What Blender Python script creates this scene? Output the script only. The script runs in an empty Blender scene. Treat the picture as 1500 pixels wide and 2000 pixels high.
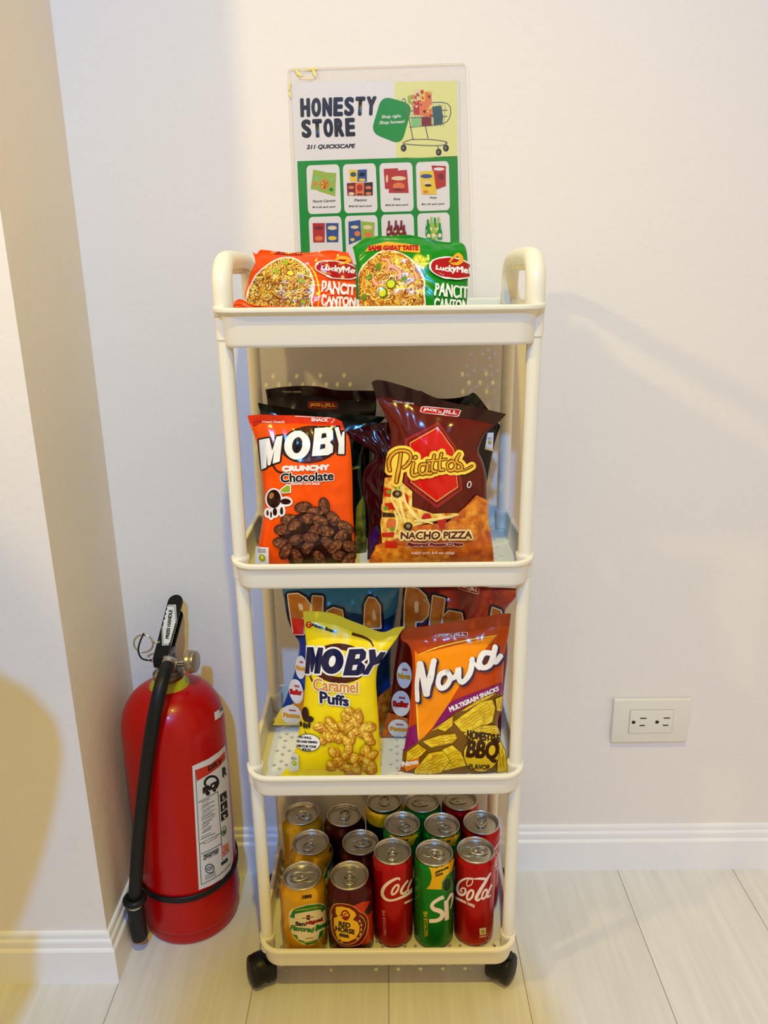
import bpy, bmesh, math, random
import numpy as np
from mathutils import Vector, Matrix, noise
from mathutils.bvhtree import BVHTree
from mathutils.geometry import tessellate_polygon

SC = bpy.context.scene
COL = SC.collection
PI = math.pi

# ------------------------------------------------------------------ camera
F_PX = 1508.447
PITCH, ROLL, YAW = 0.2994, -0.01278, -0.00558
CAM = np.array((0.00726, -0.85491, 0.96424))
_cp, _sp, _cy, _sy = math.cos(PITCH), math.sin(PITCH), math.cos(YAW), math.sin(YAW)
FWD = np.array((_sy * _cp, _cy * _cp, -_sp))
_r0 = np.array((_cy, -_sy, 0.0)); _u0 = np.cross(_r0, FWD)
RGT = math.cos(ROLL) * _r0 + math.sin(ROLL) * _u0
UPV = -math.sin(ROLL) * _r0 + math.cos(ROLL) * _u0
cd = bpy.data.cameras.new('camera'); cam = bpy.data.objects.new('camera', cd); COL.objects.link(cam)
cd.sensor_fit = 'VERTICAL'; cd.sensor_height = 32.0; cd.sensor_width = 24.0
cd.lens = F_PX / 2000.0 * 32.0
cd.clip_start = 0.02
M = Matrix((RGT, UPV, -FWD)).transposed().to_4x4(); M.translation = Vector(CAM)
cam.matrix_world = M
SC.camera = cam

def ray(x, y):
    return FWD * F_PX + RGT * (x - 750) - UPV * (y - 1000)
def at_y(x, y, Y):
    d = ray(x, y); return CAM + d * ((Y - CAM[1]) / d[1])
def at_z(x, y, Z):
    d = ray(x, y); return CAM + d * ((Z - CAM[2]) / d[2])
def at_plane(x, y, p0, n):
    d = ray(x, y); return CAM + d * (np.dot(np.array(p0) - CAM, n) / np.dot(d, n))

# ------------------------------------------------------------------ light and exposure
SC.view_settings.view_transform = 'Standard'
SC.view_settings.look = 'None'
SC.view_settings.gamma = 1.0
SC.view_settings.use_curve_mapping = False
SC.view_settings.exposure = -0.2
W = bpy.data.worlds.new('room_ambient_fill'); SC.world = W; W.use_nodes = True  # even warm fill added for light bounced around the room
W.node_tree.nodes['Background'].inputs[0].default_value = (1.0, 0.71, 0.37, 1)
W.node_tree.nodes['Background'].inputs[1].default_value = 0.95

def lamp(name, kind, loc, target, power, color, size=0.2, spot=None, blend=0.3):
    l = bpy.data.lights.new(name, kind); l.energy = power; l.color = color
    if kind == 'AREA':
        l.shape = 'DISK'; l.size = size
    else:
        l.shadow_soft_size = size
    if kind == 'SPOT':
        l.spot_size = spot; l.spot_blend = blend
    o = bpy.data.objects.new(name, l); COL.objects.link(o)
    o.location = loc
    o.rotation_euler = (Vector(target) - Vector(loc)).to_track_quat('-Z', 'Y').to_euler()
    return o
# warm spotlight low at the left, throws the pillar's and the trolley's shadow on the wall
lamp('warm_side_spot', 'SPOT', (-1.06, -0.615, 1.66), (0.3, 0.22, 1.0), 31.0, (1.0, 0.72, 0.24), 0.04, math.radians(59), 0.08)
# warm ceiling downlight above the trolley
lamp('warm_downlight', 'SPOT', (0.06, -0.92, 2.42), (0.0, -0.30, 0.0), 88.0, (1.0, 0.84, 0.12), 0.02, math.radians(88), 1.0)
# cool ceiling light behind the photographer
lamp('cool_ceiling_light', 'SPOT', (-0.15, -2.30, 2.52), (0.05, 0.0, 0.35), 256.0, (0.09, 0.395, 1.0), 0.05, math.radians(104), 1.0)

# ------------------------------------------------------------------ materials
def lin(c):
    return tuple(((v / 255) / 12.92 if v / 255 <= 0.04045 else ((v / 255 + 0.055) / 1.055) ** 2.4) for v in c)
_M = {}
def mat(name, rgb, rough=0.5, metal=0.0, coat=0.0, spec=0.5, bump=0.0, bscale=60, alpha=1.0):
    if name in _M: return _M[name]
    m = bpy.data.materials.new(name); m.use_nodes = True
    nt = m.node_tree; b = nt.nodes['Principled BSDF']
    b.inputs['Base Color'].default_value = (*lin(rgb), 1)
    b.inputs['Roughness'].default_value = rough
    b.inputs['Metallic'].default_value = metal
    b.inputs['Coat Weight'].default_value = coat
    b.inputs['Coat Roughness'].default_value = 0.08
    b.inputs['Specular IOR Level'].default_value = spec
    if bump:
        tc = nt.nodes.new('ShaderNodeTexCoord'); n = nt.nodes.new('ShaderNodeTexNoise'); bp = nt.nodes.new('ShaderNodeBump')
        n.inputs['Scale'].default_value = bscale; n.inputs['Detail'].default_value = 4
        nt.links.new(tc.outputs['Object'], n.inputs['Vector'])
        nt.links.new(n.outputs['Fac'], bp.inputs['Height'])
        bp.inputs['Strength'].default_value = bump; bp.inputs['Distance'].default_value = 0.002
        nt.links.new(bp.outputs['Normal'], b.inputs['Normal'])
    _M[name] = m
    return m

def mottled(name, stops, scale=120, rough=0.35, kind='noise', stretch=(1, 1, 1), detail=3, distortion=0.0, coat=0.0, bump=0.0):
    """base colour ramped over a noise / wave / voronoi pattern in object space"""
    if name in _M: return _M[name]
    m = bpy.data.materials.new(name); m.use_nodes = True
    nt = m.node_tree; b = nt.nodes['Principled BSDF']; b.inputs['Roughness'].default_value = rough
    b.inputs['Coat Weight'].default_value = coat
    tc = nt.nodes.new('ShaderNodeTexCoord'); mp = nt.nodes.new('ShaderNodeMapping')
    mp.inputs['Scale'].default_value = stretch
    nt.links.new(tc.outputs['Object'], mp.inputs['Vector'])
    if kind == 'wave':
        t = nt.nodes.new('ShaderNodeTexWave'); t.inputs['Distortion'].default_value = distortion
        t.inputs['Detail'].default_value = detail; t.inputs['Detail Scale'].default_value = 1.6; out = 'Fac'
    elif kind == 'voronoi':
        t = nt.nodes.new('ShaderNodeTexVoronoi'); out = 'Distance'
    else:
        t = nt.nodes.new('ShaderNodeTexNoise'); t.inputs['Detail'].default_value = detail
        t.inputs['Distortion'].default_value = distortion; out = 'Fac'
    t.inputs['Scale'].default_value = scale
    nt.links.new(mp.outputs['Vector'], t.inputs['Vector'])
    r = nt.nodes.new('ShaderNodeValToRGB')
    el = r.color_ramp.elements
    for i, (p, c) in enumerate(stops):
        e = el[i] if i < 2 else el.new(p)
        e.position = p; e.color = (*lin(c), 1)
    nt.links.new(t.outputs[out], r.inputs['Fac'])
    nt.links.new(r.outputs['Color'], b.inputs['Base Color'])
    if bump:
        bp = nt.nodes.new('ShaderNodeBump'); bp.inputs['Strength'].default_value = bump; bp.inputs['Distance'].default_value = 0.001
        nt.links.new(t.outputs[out], bp.inputs['Height']); nt.links.new(bp.outputs['Normal'], b.inputs['Normal'])
    _M[name] = m
    return m

def plaster():
    m = mat('wall_paint', (232, 226, 219), rough=0.62, spec=0.25)
    nt = m.node_tree; b = nt.nodes['Principled BSDF']
    tc = nt.nodes.new('ShaderNodeTexCoord'); n1 = nt.nodes.new('ShaderNodeTexNoise'); n2 = nt.nodes.new('ShaderNodeTexNoise')
    n1.inputs['Scale'].default_value = 130; n1.inputs['Detail'].default_value = 5
    n2.inputs['Scale'].default_value = 9; n2.inputs['Detail'].default_value = 3
    ad = nt.nodes.new('ShaderNodeMath'); ad.operation = 'MULTIPLY_ADD'; ad.inputs[1].default_value = 2.5
    nt.links.new(tc.outputs['Object'], n1.inputs['Vector']); nt.links.new(tc.outputs['Object'], n2.inputs['Vector'])
    nt.links.new(n2.outputs['Fac'], ad.inputs[0]); nt.links.new(n1.outputs['Fac'], ad.inputs[2])
    bp = nt.nodes.new('ShaderNodeBump'); bp.inputs['Strength'].default_value = 0.16; bp.inputs['Distance'].default_value = 0.003
    nt.links.new(ad.outputs[0], bp.inputs['Height']); nt.links.new(bp.outputs['Normal'], b.inputs['Normal'])
    return m

def laminate_floor():
    m = bpy.data.materials.new('pale_laminate'); m.use_nodes = True
    nt = m.node_tree; b = nt.nodes['Principled BSDF']; b.inputs['Roughness'].default_value = 0.42
    N = nt.nodes.new; L = nt.links.new
    tc = N('ShaderNodeTexCoord'); sp = N('ShaderNodeSeparateXYZ'); L(tc.outputs['Object'], sp.inputs[0])
    # plank number and place inside the plank (planks run along y, 0.193 m wide, one seam at x = 0)
    dv = N('ShaderNodeMath'); dv.operation = 'DIVIDE'; dv.inputs[1].default_value = 0.193; L(sp.outputs['X'], dv.inputs[0])
    fr = N('ShaderNodeMath'); fr.operation = 'FRACT'; L(dv.outputs[0], fr.inputs[0])
    fl = N('ShaderNodeMath'); fl.operation = 'FLOOR'; L(dv.outputs[0], fl.inputs[0])
    wn = N('ShaderNodeTexWhiteNoise'); wn.noise_dimensions = '1D'; L(fl.outputs[0], wn.inputs['W'])
    mp = N('ShaderNodeMapping'); mp.inputs['Scale'].default_value = (90, 5, 1); L(tc.outputs['Object'], mp.inputs['Vector'])
    off = N('ShaderNodeVectorMath'); off.operation = 'ADD'; L(mp.outputs[0], off.inputs[0]); L(wn.outputs['Color'], off.inputs[1])
    gn = N('ShaderNodeTexNoise'); gn.inputs['Scale'].default_value = 1.0; gn.inputs['Detail'].default_value = 6; gn.inputs['Distortion'].default_value = 0.6
    L(off.outputs[0], gn.inputs['Vector'])
    gr = N('ShaderNodeValToRGB'); gr.color_ramp.elements[0].position = 0.3; gr.color_ramp.elements[1].position = 0.7
    gr.color_ramp.elements[0].color = (*lin((214, 210, 204)), 1); gr.color_ramp.elements[1].color = (*lin((226, 222, 216)), 1)
    L(gn.outputs['Fac'], gr.inputs['Fac'])
    hv = N('ShaderNodeHueSaturation'); L(gr.outputs[0], hv.inputs['Color'])
    mr = N('ShaderNodeMapRange'); mr.inputs['To Min'].default_value = 0.96; mr.inputs['To Max'].default_value = 1.03
    L(wn.outputs['Value'], mr.inputs['Value']); L(mr.outputs[0], hv.inputs['Value'])
    # seam
    c1 = N('ShaderNodeMath'); c1.operation = 'LESS_THAN'; c1.inputs[1].default_value = 0.0065; L(fr.outputs[0], c1.inputs[0])
    mx = N('ShaderNodeMixRGB'); mx.inputs['Color2'].default_value = (*lin((146, 138, 128)), 1)
    L(c1.outputs[0], mx.inputs['Fac']); L(hv.outputs[0], mx.inputs['Color1']); L(mx.outputs[0], b.inputs['Base Color'])
    bp = N('ShaderNodeBump'); bp.inputs['Strength'].default_value = 0.08; bp.inputs['Distance'].default_value = 0.001
    L(gn.outputs['Fac'], bp.inputs['Height']); L(bp.outputs[0], b.inputs['Normal'])
    return m

WALL = plaster()
TRIM = mat('trim_paint', (236, 236, 236), rough=0.38, bump=0.12, bscale=40)
FLOOR = laminate_floor()
CREAM = mat('cream_plastic', (233, 229, 211), rough=0.36)
BLACKP = mat('black_plastic', (9, 9, 10), rough=0.4, spec=0.25)
BLACKR = mat('black_rubber', (15, 16, 18), rough=0.45, spec=0.3)
SILVER = mat('brushed_aluminium', (200, 198, 192), rough=0.27, metal=1.0)
CHROME = mat('chrome', (205, 200, 190), rough=0.2, metal=1.0)
BRASS = mat('brass', (176, 136, 78), rough=0.35, metal=1.0)
FOIL = mat('bare_foil', (210, 212, 216), rough=0.2, metal=1.0)
BACKF = mat('plain_film_back', (205, 205, 208), rough=0.35, metal=0.6)

# ------------------------------------------------------------------ mesh helpers
class MB:
    """collects vertices, faces and material slots of ONE mesh object"""
    def __init__(s): s.v = []; s.f = []; s.m = []; s.sm = []; s.mats = []
    def slot(s, m):
        if m not in s.mats: s.mats.append(m)
        return s.mats.index(m)
    def add(s, verts, faces, m, smooth=True):
        o = len(s.v); k = s.slot(m)
        s.v.extend([tuple(map(float, p)) for p in verts])
        for f in faces:
            s.f.append([i + o for i in f]); s.m.append(k); s.sm.append(smooth)
        return s
    def lathe(s, prof, c, m, n=48, axis=(0, 0, 1), smooth=True, caps=False):
        a = Vector(axis).normalized(); q = Vector((0, 0, 1)).rotation_difference(a)
        V = []; F = []; k = len(prof)
        for i in range(n):
            t = 2 * PI * i / n
            for r, z in prof:
                V.append(Vector(c) + q @ Vector((r * math.cos(t), r * math.sin(t), z)))
        for i in range(n):
            j = (i + 1) % n
            for p in range(k - 1):
                F.append([i * k + p, j * k + p, j * k + p + 1, i * k + p + 1])
        if caps:
            F.append([i * k for i in range(n)][::-1]); F.append([i * k + k - 1 for i in range(n)])
        return s.add(V, F, m, smooth)
    def tube(s, pts, r, m, n=14, closed=False, caps=True):
        P = [Vector(p) for p in pts]; R = r if isinstance(r, (list, tuple)) else [r] * len(P)
        N = len(P); V = []; F = []; nrm = None
        for i, p in enumerate(P):
            if closed: t = P[(i + 1) % N] - P[i - 1]
            else: t = P[min(i + 1, N - 1)] - P[max(i - 1, 0)]
            t.normalize()
            if nrm is None:
                nrm = t.cross(Vector((0.31, 0.2, 0.93)));
                if nrm.length < 1e-3: nrm = t.cross(Vector((1, 0, 0)))
            nrm = (nrm - t * nrm.dot(t)).normalized(); b = t.cross(nrm)
            for k in range(n):
                a = 2 * PI * k / n
                V.append(p + (nrm * math.cos(a) + b * math.sin(a)) * R[i])
        for i in range(N if closed else N - 1):
            j = (i + 1) % N
            for k in range(n):
                l = (k + 1) % n
                F.append([i * n + k, i * n + l, j * n + l, j * n + k])
        if caps and not closed:
            F.append(list(range(n))[::-1]); F.append([(N - 1) * n + k for k in range(n)])
        return s.add(V, F, m)
    def prism(s, pts2, z0, z1, m, xf=None, smooth=False):
        """2D outline extruded; xf maps (x, y, z) to the world"""
        xf = xf or (lambda p: p); n = len(pts2)
        V = [xf((x, y, z0)) for x, y in pts2] + [xf((x, y, z1)) for x, y in pts2]
        F = [[i, (i + 1) % n, n + (i + 1) % n, n + i] for i in range(n)]
        s.add(V, F, m, smooth)
        T = tessellate_polygon([[Vector((x, y, 0)) for x, y in pts2]])
        return s.add(V, [list(t)[::-1] for t in T] + [[a + n for a in t] for t in T], m, False)
    def box(s, lo, hi, m, bev=0.0):
        bm = bmesh.new(); bmesh.ops.create_cube(bm, size=1)
        for v in bm.verts:
            v.co = Vector([lo[i] + (v.co[i] + 0.5) * (hi[i] - lo[i]) for i in range(3)])
        if bev: bmesh.ops.bevel(bm, geom=bm.edges[:], offset=bev, segments=3, profile=0.5, affect='EDGES')
        bm.verts.index_update()
        s.add([v.co[:] for v in bm.verts], [[v.index for v in f.verts] for f in bm.faces], m, bool(bev)); bm.free()
        return s
    def build(s, name, parent=None, origin=None, auto=True):
        me = bpy.data.meshes.new(name)
        o0 = Vector(origin) if origin is not None else (parent['_w'] if False else None)
        V = s.v
        base = Vector((0, 0, 0))
        if origin is not None: base = Vector(origin)
        elif parent is not None: base = WORLD.get(parent.name, Vector((0, 0, 0)))
        V = [(a - base.x, b - base.y, c - base.z) for a, b, c in V]
        me.from_pydata(V, [], s.f)
        for m in s.mats: me.materials.append(m)
        me.polygons.foreach_set('material_index', s.m); me.polygons.foreach_set('use_smooth', s.sm)
        me.update()
        o = bpy.data.objects.new(name, me); COL.objects.link(o)
        if parent is not None:
            o.parent = parent; WORLD[o.name] = base
        else:
            o.location = base; WORLD[o.name] = base
        return o
WORLD = {}
def sharpen(o, ang=35):
    me = o.data; bm = bmesh.new(); bm.from_mesh(me)
    bmesh.ops.recalc_face_normals(bm, faces=bm.faces)
    for e in bm.edges:
        if len(e.link_faces) == 2 and e.calc_face_angle(0) > math.radians(ang): e.smooth = False
    bm.to_mesh(me); bm.free(); return o
def tag(o, label=None, cat=None, group=None, kind=None):
    if label: o['label'] = label
    if cat: o['category'] = cat
    if group: o['group'] = group
    if kind: o['kind'] = kind
    return o
def thing(name, loc, label, cat, group=None):
    o = bpy.data.objects.new(name, None); COL.objects.link(o); o.location = loc; o.empty_display_size = 0.02
    WORLD[o.name] = Vector(loc)
    return tag(o, label, cat, group)
def copy_tree(o, parent=None):
    c = o.copy(); COL.objects.link(c)
    if parent is not None: c.parent = parent
    for ch in [q for q in bpy.data.objects if q.parent == o]: copy_tree(ch, c)
    return c
def spline(pts, n=8, closed=False):
    P = [np.array(p, float) for p in pts]; out = []; N = len(P)
    for i in range(N if closed else N - 1):
        p0 = P[i - 1] if (i > 0 or closed) else P[0] * 2 - P[1]
        p1 = P[i]; p2 = P[(i + 1) % N]
        p3 = P[(i + 2) % N] if (i + 2 < N or closed) else p2 * 2 - p1
        for k in range(n):
            t = k / n
            out.append(0.5 * ((2 * p1) + (-p0 + p2) * t + (2 * p0 - 5 * p1 + 4 * p2 - p3) * t * t + (-p0 + 3 * p1 - 3 * p2 + p3) * t ** 3))
    if not closed: out.append(P[-1])
    return out
def rrect(x0, x1, y0, y1, r, n=8):
    out = []
    for cx, cy, a0 in ((x1 - r, y1 - r, 0), (x0 + r, y1 - r, 90), (x0 + r, y0 + r, 180), (x1 - r, y0 + r, 270)):
        for k in range(n + 1):
            a = math.radians(a0 + 90 * k / n); out.append((cx + r * math.cos(a), cy + r * math.sin(a)))
    return out

# ------------------------------------------------------------------ printing that follows a surface
_TX = {}
def glyphs(s):
    if s in _TX: return _TX[s]
    c = bpy.data.curves.new('tmp', 'FONT'); c.body = s; c.resolution_u = 5
    o = bpy.data.objects.new('tmp', c); COL.objects.link(o)
    bpy.context.view_layer.update()
    ev = o.evaluated_get(bpy.context.evaluated_depsgraph_get()); me = ev.to_mesh(); me.calc_loop_triangles()
    v = np.array([p.co[:2] for p in me.vertices]); t = [tuple(p.vertices) for p in me.loop_triangles]
    ev.to_mesh_clear(); bpy.data.objects.remove(o); bpy.data.curves.remove(c)
    lo, hi = v.min(0), v.max(0); v = (v - lo) / np.maximum(hi - lo, 1e-6)
    _TX[s] = (v, t); return _TX[s]
def split(V, T, L):
    V = [tuple(p) for p in V]; T = [tuple(t) for t in T]
    for _ in range(7):
        mid = {}; out = []; did = False
        def md(a, b):
            k = (a, b) if a < b else (b, a)
            if k in mid: return mid[k]
            d = math.dist(V[a], V[b])
            if d <= L: mid[k] = None
            else:
                V.append(((V[a][0] + V[b][0]) / 2, (V[a][1] + V[b][1]) / 2)); mid[k] = len(V) - 1
            return mid[k]
        for a, b, c in T:
            x, y, z = md(a, b), md(b, c), md(c, a)
            n = (x is not None) + (y is not None) + (z is not None)
            if n == 0: out.append((a, b, c)); continue
            did = True
            if n == 3: out += [(a, x, z), (x, b, y), (z, y, c), (x, y, z)]
            elif n == 2:
                if x is None: out += [(a, b, y), (a, y, z), (z, y, c)]
                elif y is None: out += [(a, x, z), (x, b, c), (x, c, z)]
                else: out += [(x, b, y), (a, x, y), (a, y, c)]
            else:
                if x is not None: out += [(a, x, c), (x, b, c)]
                elif y is not None: out += [(a, b, y), (a, y, c)]
                else: out += [(a, b, z), (z, b, c)]
        T = out
        if not did: break
    return V, T

class Print:
    """flat artwork read off the photograph, laid on the real surface it is printed on"""
    def __init__(s, frame, L=7.0): s.fr = frame; s.items = []; s.L = L; s.lay = 0
    def up(s, k=1): s.lay += k
    def put(s, V, T, m, dil=0.0, nd=0):
        x0, y0, k = s.fr
        V = [(x0 + p[0] * k, y0 + p[1] * k) for p in V]
        V, T = split(V, T, s.L)
        V = np.array(V)
        if dil:
            d = dil * k; n = nd or (8 if d < 2.2 else 14)
            for i in range(n):
                a = 2 * PI * i / n
                s.items.append((V + np.array((math.cos(a), math.sin(a))) * d, T, m, s.lay + 0.015 * (i + 1)))
        s.items.append((V, T, m, s.lay))
    def poly(s, pts, m, dil=0, holes=()):
        loops = [[Vector((p[0], p[1], 0)) for p in pts]] + [[Vector((p[0], p[1], 0)) for p in h] for h in holes]
        flat = [p[:2] for l in loops for p in l]
        s.put(flat, tessellate_polygon(loops), m, dil)
    def ell(s, cx, cy, rx, ry, m, ang=0, dil=0, n=28):
        a = math.radians(ang); c, q = math.cos(a), math.sin(a)
        P = [(cx + rx * math.cos(t) * c - ry * math.sin(t) * q, cy + rx * math.cos(t) * q + ry * math.sin(t) * c) for t in [2 * PI * i / n for i in range(n)]]
        s.put([(cx, cy)] + P, [(0, i + 1, (i + 1) % n + 1) for i in range(n)], m, dil)
    def ring(s, cx, cy, rx, ry, ix, iy, m, ang=0, dil=0, n=36):
        a = math.radians(ang); c, q = math.cos(a), math.sin(a)
        P = [(cx + x * c - y * q, cy + x * q + y * c) for t in [2 * PI * i / n for i in range(n)] for x, y in ((rx * math.cos(t), ry * math.sin(t)), (ix * math.cos(t), iy * math.sin(t)))]
        T = []
        for i in range(n):
            j = (i + 1) % n; T += [(2 * i, 2 * j, 2 * j + 1), (2 * i, 2 * j + 1, 2 * i + 1)]
        s.put(P, T, m, dil)
    def rr(s, q, m, r=0.08, dil=0):
        tl, tr, br, bl = [np.array(p, float) for p in q]
        P = rrect(0, 1, 0, 1, r, 5)
        s.poly([tuple((tl * (1 - u) + tr * u) * (1 - v) + (bl * (1 - u) + br * u) * v) for u, v in P], m, dil)
    def text(s, t, q, m, bold=0, out=None):
        """q = bottom-left, bottom-right, top-right, top-left"""
        bl, br, tr, tl = [np.array(p, float) for p in q]
        V, T = glyphs(t)
        P = [tuple((bl * (1 - u) + br * u) * (1 - v) + (tl * (1 - u) + tr * u) * v) for u, v in V]
        if out:
            s.put(P, T, out[0], out[1]); s.up()
        s.put(P, T, m, bold)
    def caps(s, t, q, m, bold, gap):
        """condensed capitals: every letter stretched to the same width"""
        bl, br, tr, tl = [np.array(p, float) for p in q]; n = len(t); w = 1.0 / n
        for i, ch in enumerate(t):
            u0, u1 = (i + gap / 2) * w, (i + 1 - gap / 2) * w
            f = lambda u, top: tuple((tl if top else bl) * (1 - u) + (tr if top else br) * u)
            s.text(ch, [f(u0, 0), f(u1, 0), f(u1, 1), f(u0, 1)], m, bold=bold)
    def stroke(s, pts, w, m, closed=False, dil=0, n=7, taper=None):
        P = [np.array(p[:2]) for p in spline(pts, n, closed)]; N = len(P); V = []; T = []
        for i in range(N):
            t = (P[(i + 1) % N] - P[i - 1]) if closed else (P[min(i + 1, N - 1)] - P[max(i - 1, 0)])
            t = t / (np.linalg.norm(t) + 1e-9); nn = np.array((-t[1], t[0]))
            f = i / max(N - 1, 1); k = 1 if taper is None else float(np.interp(f, np.linspace(0, 1, len(taper)), taper))
            V += [tuple(P[i] + nn * w * k / 2), tuple(P[i] - nn * w * k / 2)]
        for i in range(N if closed else N - 1):
            j = (i + 1) % N; T += [(2 * i, 2 * j, 2 * j + 1), (2 * i, 2 * j + 1, 2 * i + 1)]
        if not closed and (taper is None):
            for e, c in ((0, P[0]), (N - 1, P[-1])):
                o = len(V); V.append(tuple(c)); V += [(c[0] + w / 2 * math.cos(a), c[1] + w / 2 * math.sin(a)) for a in [2 * PI * k / 12 for k in range(12)]]
                T += [(o, o + 1 + k, o + 1 + (k + 1) % 12) for k in range(12)]
        s.put(V, T, m, dil)
    def onto(s, mb, src=None, eps=0.0003, step=0.00018, maxd=9.0):
        """drop the artwork on the mesh collected so far"""
        src = src or mb
        tree = BVHTree.FromPolygons(src.v, src.f)
        o = Vector(CAM); zlow = min(v[2] for v in src.v)
        step = min(step, 0.003 / max(1.0, max(i[3] for i in s.items)))
        for V, T, m, lay in s.items:
            idx = {}; out = []
            h = eps + lay * step
            for i, (x, y) in enumerate(V):
                d = Vector(ray(x, y)).normalized()
                loc, nor, fi, dist = tree.ray_cast(o, d, maxd)
                if loc is None: continue
                if nor.dot(d) > 0: nor = -nor
                if nor.dot(-d) < 0.10: continue
                q = loc + nor * h; q.z = max(q.z, zlow); idx[i] = len(out); out.append(q)
            F = []
            for a, b, c in T:
                if a in idx and b in idx and c in idx:
                    p, q, r = out[idx[a]], out[idx[b]], out[idx[c]]
                    if max((p - q).length, (q - r).length, (r - p).length) < s.L * 0.0035:
                        nn = (q - p).cross(r - p)
                        F.append((idx[a], idx[b], idx[c]) if nn.dot(o - p) > 0 else (idx[a], idx[c], idx[b]))
            if F: mb.add(out, F, m, True)
# ------------------------------------------------------------------ the room
YW = 0.2217            # back wall
XP, YP = -0.396, 0.0117  # right face and front face of the pillar
def struct(o): return tag(o, kind='structure')
b = MB(); b.box((-2.6, -3.4, -0.06), (2.6, YW + 0.15, 0.0), FLOOR); struct(b.build('floor', origin=(0, 0, 0)))
b = MB(); b.box((-2.6, YW, 0.0), (2.6, YW + 0.15, 2.62), WALL); struct(b.build('wall_back', origin=(0, 0, 0)))
b = MB(); b.box((-1.5, YP, 0.0), (XP, YW, 2.62), WALL); struct(b.build('wall_left', origin=(0, 0, 0)))
b = MB(); b.box((-2.6, -3.4, 2.62), (2.6, YW + 0.15, 2.70), WALL); struct(b.build('ceiling', origin=(0, 0, 0)))
# skirting boards: plain plank below, stepped bead above
SK = [(0, 0), (0.0115, 0), (0.0115, 0.0560), (0.0100, 0.0585), (0.0078, 0.0600), (0.0080, 0.0690), (0.0072, 0.0715), (0.0050, 0.0735), (0.0048, 0.0800), (0.0036, 0.0830), (0.0, 0.0838)]
b = MB()
n = len(SK)
V = [(XP + 0.0, YW - d, z) for d, z in SK] + [(2.6, YW - d, z) for d, z in SK]
F = [[i, (i + 1) % n, n + (i + 1) % n, n + i] for i in range(n)] + [list(range(n)), list(range(n, 2 * n))[::-1]]
b.add(V, F, TRIM, False); o = b.build('baseboard_back', origin=(0, 0, 0)); struct(sharpen(o, 20))
b = MB()
V = [(-1.5, YP - d, z) for d, z in SK] + [(XP + d, YP - d, z) for d, z in SK] + [(XP + d, YW - 0.0005, z) for d, z in SK]
F = []
for k in (0, 1):
    F += [[k * n + i, k * n + (i + 1) % n, (k + 1) * n + (i + 1) % n, (k + 1) * n + i] for i in range(n)]
b.add(V, F, TRIM, False); o = b.build('baseboard_left', origin=(0, 0, 0)); struct(sharpen(o, 20))

# ------------------------------------------------------------------ trolley
HW, YF, YR, PX, PD = 0.1775, -0.031, 0.2065, 0.1675, 0.1775   # half width, front, rear, post x, rear post y
TR = [(0.932, 0.8905, 0.0040, 0.0085), (0.6472, 0.6150, 0.0022, 0.0050), (0.3625, 0.3305, 0.0022, 0.0050), (0.0870, 0.0545, 0.0022, 0.0050)]
cart = thing('storage_trolley', (0, 0.0875, 0), 'tall cream four-tier plastic trolley on black casters, loaded with snacks and cans', 'trolley')

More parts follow.
